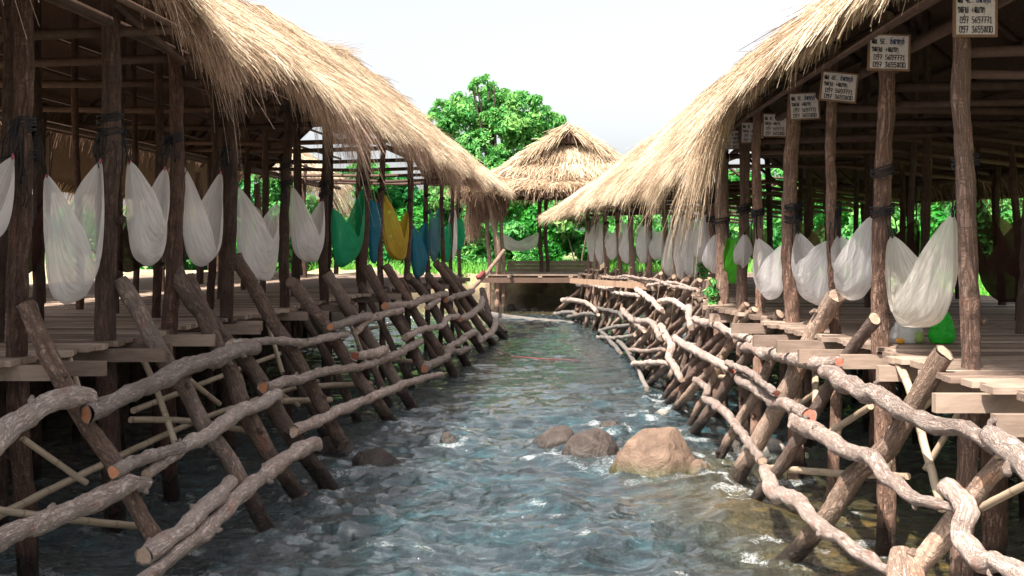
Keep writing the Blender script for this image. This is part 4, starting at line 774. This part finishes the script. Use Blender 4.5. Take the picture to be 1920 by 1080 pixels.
def rock(label, x0, x1, ytop, ybase, mat, depth=.8, seed=0, tilt=0., flat=1.0, grp='stones in the stream'):
    c = onwater((x0+x1)/2, ybase); d = c.y; W = (x1-x0)/F*d/2; Ht = (ybase-ytop)/F*d
    bm = bmesh.new(); bmesh.ops.create_icosphere(bm, subdivisions=5, radius=1); co = np.array([v.co[:] for v in bm.verts])
    k = 1+.16*fbm(co*1.1+seed*3.1, 3, seed)[:, None]
    co = co*k
    for j in range(6):   # planar facets
        r_ = np.random.default_rng(seed*31+j); nn = r_.normal(0, 1, 3); nn[2] = abs(nn[2])*.8; nn /= np.linalg.norm(nn); lim = r_.uniform(.86, 1.0); dd = co@nn
        co = co-np.clip(dd-lim, 0, None)[:, None]*nn*.92
    co = co+.025*fbm(co*4.5+seed, 4, seed+9)[:, None]*co
    zt = co[:, 2].max(); co = co/np.array([np.abs(co[:, 0]).max(), np.abs(co[:, 1]).max(), zt])
    V = co*np.array([W*1.03, W*depth, Ht*1.0]); V[:, 2] = np.where(V[:, 2] < 0, V[:, 2]*.9, V[:, 2]); V[:, 0] += tilt*V[:, 2]
    cy = d+W*depth*.9; V = V+np.array([c.x, cy, 0.0])
    F_ = [[v.index for v in f.verts] for f in bm.faces]; bm.free()
    base = np.array([c.x, cy, 0]); me = bpy.data.meshes.new('boulder'); me.from_pydata((V-base).tolist(), [], F_)
    o = finish(me, 'boulder', RM[mat], None, None, {}, True); o.location = base.tolist(); tag(o, label, 'rock', grp); ROCKPOS.append((c.x, cy, W)); return o
rock('large sunlit tan boulder in midstream, flat facets and mossy foot', 1150, 1318, 812, 903, 0, .85, 3)
rock('dark brown rounded rock just left of the large tan boulder', 1055, 1172, 811, 870, 1, .8, 5)
rock('wet dark rock partly washed over, left of the brown one', 1000, 1088, 803, 848, 1, .7, 8)
rock('small flat tan stone touching the right foot of the large boulder', 1288, 1346, 866, 902, 0, .8, 12)
rock('low flat grey rock in the shade near the left lattice', 648, 746, 845, 888, 1, .7, 15)
rock('grey rock behind the left lattice foot, upstream of the low flat one', 578, 664, 818, 862, 1, .8, 18)
rock('pale grey stone under the right deck behind the braces', 1395, 1482, 826, 858, 2, .7, 21)
rock('dark stone half hidden behind the right braces', 1352, 1400, 826, 852, 1, .7, 24)
rock('small dark rock breaking the rapids by the left lattice', 818, 858, 812, 836, 1, .7, 29)
rock('small stone in shallow water below the right lattice', 1365, 1398, 912, 932, 2, .7, 33)
rock('small dark rock just upstream of the large boulder', 1118, 1168, 790, 812, 1, .8, 36)
rock('stone at the foot of the far right lattice', 1228, 1262, 768, 786, 2, .8, 41)
for i, (x0, x1, yt, yb, l) in enumerate([(945, 968, 566, 584, 'dark stone at the far bank beside the gazebo pole base'), (968, 992, 570, 585, 'dark stone in the middle of the far bank row'), (990, 1012, 572, 585, 'dark round stone at the right of the far bank row')]): rock(l, x0, x1, yt+4, yb, 1, .9, 50+i, grp='stones on the far bank')

# ================================================================== BAGS, BEAM, ROPE
def bag(name, label, px, d, w, h, mats, seed, X=None):
    x = (px-960)/F*d; root = empty(name, (x, d, DECK+.002), label, 'bag'); n, m = 26, 26; V = []
    for i in range(n):
        v = i/(n-1); r = [(0, .02), (.02, .85), (.2, 1.05), (.5, .95), (.75, .7), (.9, .28), (1, .34)]
        rr = np.interp(v, [a for a, _ in r], [b for _, b in r])
        for k in range(m):
            q = 2*math.pi*k/m; wr = 1+.10*math.sin(q*5+v*6+seed)*v+.08*float(vn((math.cos(q)*2+seed, math.sin(q)*2, v*4), 2))
            V.append((x+math.cos(q)*w*.5*rr*wr, d+math.sin(q)*w*.38*rr*wr, DECK+.004+v*h))
    Q = [(i*m+k, i*m+(k+1) % m, (i+1)*m+(k+1) % m, (i+1)*m+k) for i in range(n-1) for k in range(m)]
    quads('bag_body', V, Q, mats[0], root)
    for s in (-1, 1):
        mb = MB(); p = [Vector((x+s*w*.10, d, DECK+h*.97)), Vector((x+s*w*.24, d-.01, DECK+h*1.14)), Vector((x+s*w*.12, d, DECK+h*1.25)), Vector((x+s*.01, d, DECK+h*1.1)), Vector((x+s*.01, d, DECK+h*.97))]
        mb.tube(smooth_path(p, [.01]*5, .02)[0], .012, 5); mb.build('handle', mats[0], root)
    return root
def plastic(name, c, a, tr):
    m, t, b = nm(name); b.inputs['Base Color'].default_value = (*c, 1); b.inputs['Roughness'].default_value = .25; g = N(t, 'ShaderNodeTexCoord').outputs['Object']
    bump(t, b, noise(t, g, 18, 4, .6, 1.2), .9, .03)
    tl = t.nodes.new('ShaderNodeBsdfTranslucent'); tl.inputs['Color'].default_value = (*c, 1); mx = t.nodes.new('ShaderNodeMixShader'); mx.inputs[0].default_value = tr
    t.links.new(b.outputs[0], mx.inputs[1]); t.links.new(tl.outputs[0], mx.inputs[2]); tp = t.nodes.new('ShaderNodeBsdfTransparent'); m2 = t.nodes.new('ShaderNodeMixShader'); m2.inputs[0].default_value = a
    t.links.new(mx.outputs[0], m2.inputs[1]); t.links.new(tp.outputs[0], m2.inputs[2]); t.links.new(m2.outputs[0], t.nodes['Material Output'].inputs['Surface']); return m
gp = plastic('green_plastic', (.03, .62, .04), .03, .4); cp = plastic('clear_plastic', (.85, .85, .85), .45, .3); lime = plastic('pale_green_plastic', (.35, .5, .15), .05, .3); org = plastic('orange_plastic', (.75, .36, .02), 0, .2)
bag('plastic_bag', 'bright green plastic bag on the deck behind the nearest pale post', 1766, 8.45, .21, .33, [gp], 2)
b2 = bag('plastic_bag', 'clear plastic bag with orange and pale green things inside', 1700, 8.5, .27, .24, [cp], 5)
for nm_, x, w, h, mt, s in (('orange_package', 1688, .07, .05, org, 1), ('green_package', 1722, .10, .11, lime, 2)):
    cx = (x-960)/F*8.42; mb = MB(); bm = bmesh.new(); bmesh.ops.create_icosphere(bm, subdivisions=3, radius=1); co = np.array([v.co[:] for v in bm.verts]); co = co*(1+.15*fbm(co*2+s, 2, s))[:, None]
    mb.add(co*np.array([w/2, w/2.4, h/2])+np.array([cx, 8.42, DECK+.01+h/2]), [[v.index for v in f.verts] for f in bm.faces]); bm.free(); mb.build(nm_, mt, b2)
boom = log('log_boom', [P(905, 588, 37.5)+Vector((0, 0, .02)), P(990, 600, 35.6), P(1080, 608, 34), P(1165, 612, 32.8)], [.10, .11, .11, .09], [M['grey_log'], M['cut_pale']], None, 12, .15, 3)
tag(boom, 'long grey log lying across the stream below the gazebo', 'log')
mb = MB(); mb.tube([P(900, 640, 27.5), P(925, 655, 25), onwater(962, 668, .03), onwater(1010, 672, .03), onwater(1090, 676, .0)], .009, 6); mb.tube([P(912, 648, 26.4), P(922, 664, 25.4)], .016, 6); tag(mb.build('red_rope', M['red_rope']), 'thin red rope trailing from the left lattice into the stream', 'rope')

# ================================================================== TERRAIN, WATER
def smst(a, b, x): t = np.clip((x-a)/(b-a), 0, 1); return t*t*(3-2*t)
def ground_z(X, Y):
    n = fbm(np.stack([X*.25, Y*.25, 0*X], -1), 4, 77)
    zl = smst(8.0, 9.3, -X+.0976*Y); zr = smst(7.4, 8.5, X); zf = smst(42.2, 44.0, Y+.3*np.sin(X*1.8)+.25*np.sin(X*4.1))
    k = np.maximum(np.maximum(zl, zr), zf)
    bed = -.75+.60*smst(1.2, 4.2, X)*(1-smst(16, 24, Y)*.6)+.06*fbm(np.stack([X*2.1, Y*2.1, 0*X], -1), 3, 12)
    return bed*(1-k)+(1.25+.38*np.maximum(zl, zr)*(1-zf)+.25*n+.012*np.maximum(Y-46, 0))*k
def axis(a, b, f, c=0.): return a
gx_ = np.concatenate([np.linspace(-400, -40, 12), np.linspace(-36, -12, 16), np.linspace(-11.5, 12, 80), np.linspace(13, 40, 16), np.linspace(50, 400, 12)])
gy_ = np.concatenate([np.linspace(-20, 3, 10), np.linspace(3.5, 50, 110), np.linspace(51, 90, 25), np.linspace(100, 700, 14)])
XX, YY = np.meshgrid(gx_, gy_, indexing='ij'); ZZ = ground_z(XX, YY)
def mat_ground():
    m, t, b = nm('bank_soil'); p = N(t, 'ShaderNodeNewGeometry').outputs['Position']; n = noise(t, p, 1.6, 6, .65); n2 = noise(t, p, .25, 3)
    c = ramp(t, n, [(.3, (.16, .12, .07)), (.5, (.32, .25, .15)), (.7, (.46, .39, .26))]); gcol = ramp(t, n, [(.3, (.04, .14, .02)), (.7, (.14, .30, .06))])
    mr = N(t, 'ShaderNodeMapRange'); t.links.new(n2, mr.inputs[0]); mr.inputs[1].default_value = .42; mr.inputs[2].default_value = .55
    sp = t.nodes.new('ShaderNodeSeparateXYZ'); t.links.new(p, sp.inputs[0]); gm = mth(t, 'MAXIMUM', mth(t, 'GREATER_THAN', sp.outputs[1], 44.6), mth(t, 'GREATER_THAN', sp.outputs[0], 7.0))
    t.links.new(mixc(t, mth(t, 'MULTIPLY', gm, mr.outputs[0]), c, gcol), b.inputs['Base Color']); b.inputs['Roughness'].default_value = .95; wz = N(t, 'ShaderNodeMapRange'); t.links.new(mth(t, 'ADD', sp.outputs[2], mth(t, 'MULTIPLY', n, .3)), wz.inputs[0]); wz.inputs[1].default_value = .6; wz.inputs[2].default_value = 1.45; wz.inputs[3].default_value = .80; wz.inputs[4].default_value = 0
    old = b.inputs['Base Color'].links[0].from_socket; t.links.new(mixc(t, wz.outputs[0], old, (.025, .02, .014)), b.inputs['Base Color'])  # low bank darkened as wet soil, shade under the gazebo put into the colour
    bump(t, b, n, .6, .08); return m
tag(quads('ground', np.stack([XX, YY, ZZ], -1), gridq(len(gx_), len(gy_)), mat_ground()), kind='structure')
# water
ys = [-6.0, -3, 0, 2]; d = 3.0
while d < 47: ys.append(d); d += max(.018, .0042*d)
ys = np.array(ys); xs = np.linspace(-9.5, 9.3, 520)
WX, WY = np.meshgrid(xs, ys, indexing='ij')
def W3(sx, sy, sd, o=3): return fbm(np.stack([WX*sx, WY*sy, 0*WX], -1), o, sd)
w1 = W3(.35, .5, 1, 2); wx = WX+.35*W3(.9, .9, 5, 2); wy = WY+.35*w1
def R3(sx, sy, sd): return 1-np.abs(vn(np.stack([wx*sx, wy*sy, 0*wx+sd], -1), sd))*2
rough = .42+.58*smst(-.5, .6, W3(.16, .13, 9, 2)+.5*np.exp(-((WY-12.5)/3.5)**2)+.35*np.exp(-((WY-7.5)/2.5)**2)-.2*smst(15, 22, WY))
calm = 1-.55*smst(2.0, 3.4, WX)*(1-smst(10, 12, WY))
rid = .050*R3(.7, 1.5, 2)+.040*R3(1.2, 3.0, 3)+.030*R3(2.0, 5.6, 4)+.019*R3(3.8, 10.5, 6)+.013*R3(8, 17, 7)
hgt = (.05*w1+rid+.02*W3(2.2, 3.2, 14, 3))*rough*calm
foam = np.zeros_like(hgt)
f0 = 1.0*smst(.55, 1.05, R3(.9, 1.5, 2)*.45+R3(1.9, 3.0, 3)*.35+.3*W3(5, 7, 22, 3))*smst(.55, .95, rough)*calm
foam = np.maximum(foam, f0)
hits = [(p.x, p.y, .16) for p in [onL(*s[0][-1], 0) for s in LS[:8]]]+[(p.x, p.y, .13) for p in [onR(*s[0][-1], 0) for s in RS[:9]]]+[(x, y, w) for x, y, w in ROCKPOS[:12]]+[(x, y, r) for x, y, r in LP_[:7]]+[(x, y, r) for x, y, r in RP_[:7]]
for (x, y, r) in hits:
    dd = np.sqrt(((WX-x)/(r+.16))**2+((WY-y)/(r+.22))**2); pil = np.exp(-(dd-.85)**2*6); hgt += .035*pil*(.6+.5*W3(4, 5, 30, 2)); foam = np.maximum(foam, (.85 if r < .2 else .6)*pil*smst(-.15, .5, W3(6, 7, 31, 3)+.15))
    wake = np.exp(-((WX-x)/(r+.25))**2)*smst(0, .3, y-WY)*np.exp(-np.clip(y-WY, 0, 9)*1.1); hgt += .03*wake*R3(3, 3, 8); foam = np.maximum(foam, .7*wake*smst(.1, .6, W3(5, 6, 32, 3)))
drop = smst(16.8, 14.5, WY+.3*np.sin(WX*2))  # small step in the rapids
foam = np.maximum(foam, .6*np.exp(-((WY-15.2+.4*np.sin(WX*1.7))/.5)**2)*smst(.1, .7, W3(4, 6, 35, 3)+.2)*smst(-1, 1.5, WX))
hgt = np.where(WY < 2.5, 0, hgt)
shallow = smst(.9, 2.4, WX+.5*w1)*(1-smst(9.5, 13.5, WY+.9*w1))
shallow = np.maximum(shallow, smst(37, 39, WY))
def mat_water():
    m, t, b = nm('stream_water'); p = N(t, 'ShaderNodeNewGeometry').outputs['Position']
    sh = attr(t, 'shallow'); fo = attr(t, 'foam')
    n = noise(t, scaled(t, p, (.8, 2.0, 1)), 2.2, 6, .62, .8); n2 = noise(t, scaled(t, p, (.6, 1.9, 1)), 8, 5, .62, .8); n3 = noise(t, p, 30, 4, .65, .6)
    deep = ramp(t, n, [(.3, (.003, .006, .008)), (.5, (.011, .034, .043)), (.68, (.030, .110, .132))])
    oliv = ramp(t, n, [(.3, (.030, .026, .010)), (.5, (.080, .066, .026)), (.66, (.20, .13, .035))])
    col = mixc(t, sh, deep, oliv)
    ar = N(t, 'ShaderNodeMapRange'); t.links.new(noise(t, scaled(t, p, (.7, 2.2, 1)), 4.5, 9, .72, 1.4), ar.inputs[0]); ar.inputs[1].default_value = .50; ar.inputs[2].default_value = .78
    col = mixc(t, mth(t, 'MULTIPLY', ar.outputs[0], mth(t, 'SUBTRACT', .46, mth(t, 'MULTIPLY', sh, .34))), col, (.40, .455, .49))  # pale aerated streaks; sky reflection put into the base colour as well
    fn = noise(t, scaled(t, p, (1.2, 1.6, 1)), 26, 6, .8, 1.0)
    fm = N(t, 'ShaderNodeMapRange'); t.links.new(mth(t, 'MULTIPLY', fo, mth(t, 'MULTIPLY_ADD', fn, 3.0, -.85)), fm.inputs[0]); fm.inputs[1].default_value = .32; fm.inputs[2].default_value = .75
    col = mixc(t, mth(t, 'MULTIPLY', fm.outputs[0], .85), col, (.72, .78, .80)); t.links.new(col, b.inputs['Base Color'])
    t.links.new(mth(t, 'ADD', .06, mth(t, 'MULTIPLY', fm.outputs[0], .5)), b.inputs['Roughness']); b.inputs['IOR'].default_value = 1.7; b.inputs['Specular IOR Level'].default_value = 1.0; b.inputs['Specular Tint'].default_value = (1, 1, 1, 1); b.inputs['Coat Weight'].default_value = .8; b.inputs['Coat Roughness'].default_value = .08; b.inputs['Coat IOR'].default_value = 1.65; t.links.new(t.nodes['Bump'].outputs[0], b.inputs['Coat Normal']) if 'Bump' in t.nodes else None
    bump(t, b, mth(t, 'ADD', mth(t, 'MULTIPLY', n, 1.4), mth(t, 'ADD', mth(t, 'MULTIPLY', n2, .8), mth(t, 'MULTIPLY_ADD', n3, .55, mth(t, 'MULTIPLY', noise(t, scaled(t, p, (.8, 1.5, 1)), 75, 3, .6, .4), .16)))), 1.0, .12); return m
tag(quads('river_water', np.stack([WX, WY, hgt], -1), gridq(len(xs), len(ys)), mat_water(), None, None, {'foam': foam.ravel(), 'shallow': shallow.ravel()}), kind='structure')

# ================================================================== VEGETATION
def leafcloud(n, blobs, size, seed, up=.35):
    r = np.random.default_rng(seed); wts = np.array([b[3]**2 for b in blobs]); k = r.choice(len(blobs), n, p=wts/wts.sum()); bl = np.array(blobs)[k]
    v = r.normal(0, 1, (n, 3)); v /= np.linalg.norm(v, axis=1, keepdims=True); rad = bl[:, 3]*r.uniform(.0, 1, n)**.28
    c = bl[:, :3]+v*rad[:, None]*np.array([1, 1, .8])
    keep = fbm(c*(1.1/np.mean(bl[:, 3])), 3, seed) > (-.28 if len(blobs) < 60 else -.13); c = c[keep]; v = v[keep]; n = len(c)
    nr = v+r.normal(0, .6, (n, 3))+np.array([0, 0, up]); nr /= np.linalg.norm(nr, axis=1, keepdims=True)
    a = np.cross(nr, r.normal(0, 1, (n, 3))); a /= np.linalg.norm(a, axis=1, keepdims=True); b = np.cross(nr, a)
    s = size*r.uniform(.6, 1.4, n)[:, None]
    V = np.stack([c-a*s, c+b*s*.42-a*s*.1, c+a*s-nr*s*.3, c-b*s*.42-a*s*.1], 1)
    tone = np.clip((.45 if len(blobs) < 60 else .58)+.3*fbm(c*(.9/np.mean(bl[:, 3]))+5, 3, seed+5)+r.normal(0, .17, n), 0, 1)
    return V.reshape(-1, 3), np.arange(n*4).reshape(n, 4), np.repeat(tone, 4)
def crown_blobs(R, H, k, seed):
    r = np.random.default_rng(seed); out = []
    for i in range(k):
        a = r.uniform(0, 6.28); z = r.uniform(0, 1); rr = R*(.85 if z < .6 else .85*(1-(z-.6)*1.6))*math.sqrt(r.uniform(.05, 1)); s = R*r.uniform(.22, .42)
        out.append((rr*math.cos(a), rr*math.sin(a), z*H, s))
    return out
def plant(name, label, cat, x, y, z, R, H, trunk, n, leafsize, mat, seed, group=None, k=16, bl=None):
    t = empty(name, (x, y, z), label, cat, group); bl = bl or [(a+x, b+y, c+z+trunk, s) for a, b, c, s in crown_blobs(R, H, k, seed)]
    V, Q, T = leafcloud(n, bl, leafsize, seed); quads('crown' if trunk > .5 else 'foliage', V, Q, M[mat], t, None, {'tone': T}, False)
    r = random.Random(seed)
    if trunk > .5:
        top = (x+.2, y, z+trunk+H*.55); tr = log('trunk', [(x, y, z-.3), (x+.12, y, z+trunk*.6), top], [R*.07, R*.055, R*.02], [M['trunk'], M['trunk']], t, 10, .1, seed)
        for b in bl[:7]: log('limb', [(x+.1, y, z+trunk*.8), ((x+b[0])/2+.1, (y+b[1])/2, (z+trunk+b[2])/2), b[:3]], [R*.03, R*.022, R*.008], [M['trunk'], M['trunk']], t, 6, .1, seed)
    else:
        for b in bl[:3]: log('stem', [(x, y, z-.2), ((x+b[0])/2, (y+b[1])/2, (z+b[2])/2), b[:3]], [.05, .04, .015], [M['trunk'], M['trunk']], t, 6, .1, seed)
    return t
def at(px, d): return (px-960)/F*d
def pxb(lst, d, sd):
    q = np.random.default_rng(sd); o = []
    for x, y, rr in lst:
        p = P(x, y, d+q.uniform(-1.6, 1.6)); o.append((p.x, p.y, p.z, rr*1.3/F*d))
        for _ in range(6):
            a = q.uniform(0, 6.28); k = rr*q.uniform(.7, 1.15); p = P(x+math.cos(a)*k, y-abs(math.sin(a))*k*.8+.2*rr, d+q.uniform(-1.8, 1.8)); o.append((p.x, p.y, p.z, rr/F*d*q.uniform(.28, .6)))
    return o
plant('tree', 'tall broad green tree rising behind the gazebo and left roof tip', 'tree', at(925, 60), 60, 1.3, 3.6, 2.5, 4.2, 62000, .15, 'leaf_b', 3, bl=pxb([(908, 162, 20), (872, 196, 26), (936, 190, 26), (832, 206, 20), (815, 222, 14), (978, 196, 26), (1014, 222, 26), (1046, 226, 13), (880, 236, 38), (948, 236, 38), (1002, 258, 34), (838, 250, 26), (905, 215, 30), (925, 250, 34), (960, 240, 26), (985, 232, 26), (900, 285, 42), (965, 296, 40), (1026, 282, 24), (930, 335, 40), (860, 300, 34)], 60, 4))
plant('tree', 'low wide tree filling in beneath the tall tree, right behind the gazebo roof', 'tree', at(1010, 63), 63, 1.3, 3.2, 4.0, 3.0, 15000, .16, 'leaf_a', 14, bl=pxb([(940, 345, 40), (1000, 335, 44), (1060, 350, 40), (1105, 372, 36), (1030, 390, 44), (960, 395, 44), (1140, 400, 34)], 63, 6))
plant('tree', 'small tree top peeping over the far right roof', 'tree', at(1163, 62), 62, 1.3, 1.0, 2.0, 4.6, 2600, .17, 'leaf_b', 9, k=9)
TR = 'bushes on the far bank'
BU = [(560, 50, 3.1, 5.2, 'leaf_b', 'bright bush right of the far hut roof corner'), (640, 54, 2.9, 5.4, 'leaf_b', 'yellowish bush seen between the green and yellow hammock posts'), (715, 52, 3.1, 5.0, 'leaf_a', 'green bush behind the dark blue and yellow hammocks'), (775, 54, 2.7, 5.4, 'leaf_c', 'deep green bush behind the last left posts'),
      (835, 52, 2.7, 4.6, 'leaf_b', 'bright low bush behind the far end of the left deck'), (900, 51, 2.4, 3.2, 'leaf_b', 'bright bush behind the left gazebo posts'), (960, 54, 2.2, 4.0, 'leaf_a', 'tall bush in the middle of the gazebo opening'), (1030, 52, 2.4, 3.6, 'leaf_a', 'bush filling the right half of the gazebo opening'), (1085, 50, 2.2, 3.4, 'leaf_b', 'bush between the gazebo and the far right posts'),
      (480, 44, 2.8, 4.4, 'leaf_b', 'bright bush seen through the left pavilion past the dark green hammock'), (400, 40, 2.8, 4.2, 'leaf_c', 'bush at the left seen between the third and fourth post')]
for i, (px, d, R, H, mt, lab) in enumerate(BU): plant('bush', lab, 'bush', at(px, d), d, 1.2, R, H, .1, 9000, .17, mt, 20+i, TR)
RB = [(1150, 48, 2.0, 2.0, 'leaf_b', 'bright bush behind the farthest right posts'), (1205, 44, 2.0, 2.6, 'leaf_a', 'bush under the drooping fringe of the far right roof'), (1345, 40, 1.7, 1.9, 'leaf_c', 'bush behind the thick corner post'), (1400, 36, 2.2, 3.6, 'leaf_b', 'bush behind the close pair of right posts'),
      (1470, 32, 2.2, 3.4, 'leaf_a', 'bush behind the thick dark post with the 7E sign'), (1530, 29, 2.1, 3.2, 'leaf_b', 'bush left of the 6E sign post'), (1590, 27, 2.1, 3.1, 'leaf_b', 'bush right of the 6E sign post'), (1660, 25, 1.9, 2.9, 'leaf_a', 'bush behind the cream hammock'), (1740, 23, 1.9, 2.8, 'leaf_b', 'bush left of the nearest pale post'),
      (1830, 21, 1.8, 2.6, 'leaf_b', 'bush right of the nearest pale post'), (1910, 19.5, 1.8, 2.5, 'leaf_c', 'bush at the right photo edge')]
for i, (px, d, R, H, mt, lab) in enumerate(RB): d = d*1.3; R *= 1.25; H *= 1.15; plant('bush', lab, 'bush', at(px, d), d, 1.4, R, H, .1, 7500, .14, 'leaf_b' if i % 3 else 'leaf_a', 60+i, 'bushes behind the right deck')
# far wood reading as one mass
bl = []
for i in range(120):
    px = rng.uniform(-500, 2700); d = rng.uniform(72, 95); x = at(px, d)
    if 1215 < px < 1345: continue
    hh = rng.uniform(1.2, 3.6)
    if 1060 < px < 1215: hh *= .6
    bl.append((x, d, 1.5+hh, rng.uniform(1.6, 2.6)))
V, Q, T = leafcloud(26000, bl, .32, 99); tag(quads('far_wood', V, Q, M['leaf_c'], None, None, {'tone': T}, False), kind='stuff')
# grass
n = 26000; X = rng.uniform(-16, 16, n); Y = rng.uniform(42.8, 52, n); k = rng.random(n) < .35; X[k] = rng.uniform(8.6, 16, k.sum()); Y[k] = rng.uniform(12, 44, k.sum())
z = ground_z(X, Y); keep = (z > .75) & ~((np.abs(X-2) < 3.6) & (Y < 45.2)); X, Y, z = X[keep], Y[keep], z[keep]; n = len(X); dr = np.stack([rng.normal(0, .3, n), rng.normal(0, .3, n), np.ones(n)], 1); dr /= np.linalg.norm(dr, axis=1, keepdims=True)
V, Q, T = strands(np.stack([X, Y, z-.02], 1), dr, rng.uniform(.25, .8, n), rng.uniform(0, .4, n), rng.uniform(.02, .05, n), np.tile([0, -1., 0], (n, 1)), .5+rng.normal(0, .22, n))
tag(quads('grass', V, Q, M['grass'], None, None, {'tone': T}, False), kind='stuff')
# weeds sprouting on the right deck
for lab, px, py, d, R in [('small leafy weed hanging on a far right post', 1322, 500, 18.4, .16), ('green sprout at the foot of the thick corner post', 1335, 548, 14.6, .12)]:
    p = P(px, py, d); w = empty('weed', tuple(p), lab, 'plant'); V, Q, T = leafcloud(260, [(p.x, p.y, p.z, R), (p.x+.02, p.y, p.z-.16, R*.8), (p.x, p.y, p.z+.14, R*.7)], .045, int(px)); quads('foliage', V, Q, M['leaf_b'], w, None, {'tone': T}, False)

# ================================================================== LIGHT, SKY, CAMERA
sd = Vector((-1.0, -1.6, 2.7)).normalized(); elev = math.asin(sd.z); az = math.atan2(sd.x, sd.y)
sun = bpy.data.lights.new('sun', 'SUN'); sun.energy = 5.0; sun.angle = math.radians(.6); sun.color = (1, .92, .82); so = bpy.data.objects.new('sun', sun); COL.objects.link(so); so.rotation_euler = (-sd).to_track_quat('-Z', 'Y').to_euler()
W = bpy.data.worlds.new('World'); S.world = W; W.use_nodes = True; t = W.node_tree; bg = t.nodes['Background']
sky = N(t, 'ShaderNodeTexSky', sky_type='NISHITA'); sky.sun_disc = False; sky.sun_elevation = elev; sky.sun_rotation = az; sky.air_density = 1.0; sky.dust_density = 4.0; sky.ozone_density = 1.0; sky.altitude = 0
hs = t.nodes.new('ShaderNodeHueSaturation'); hs.inputs['Saturation'].default_value = .22; t.links.new(sky.outputs[0], hs.inputs['Color'])
t.links.new(hs.outputs[0], bg.inputs['Color']); bg.inputs['Strength'].default_value = .105
cam = bpy.data.cameras.new('camera'); cam.sensor_width = 36; cam.lens = F/1920*36; cam.shift_y = -(540-HY)/1920; cam.clip_end = 2000; cam.clip_start = .1
co = bpy.data.objects.new('camera', cam); COL.objects.link(co); co.location = (0, 0, EYE); co.rotation_euler = (math.pi/2, 0, 0); S.camera = co
S.view_settings.view_transform = 'Standard'; S.view_settings.look = 'None'; S.view_settings.exposure = 1.43; S.view_settings.gamma = 1
S.cycles.max_bounces = 6; S.cycles.transparent_max_bounces = 10; S.cycles.diffuse_bounces = 3; S.cycles.glossy_bounces = 2; S.cycles.use_denoising = True
S.cycles.sample_clamp_indirect = 6
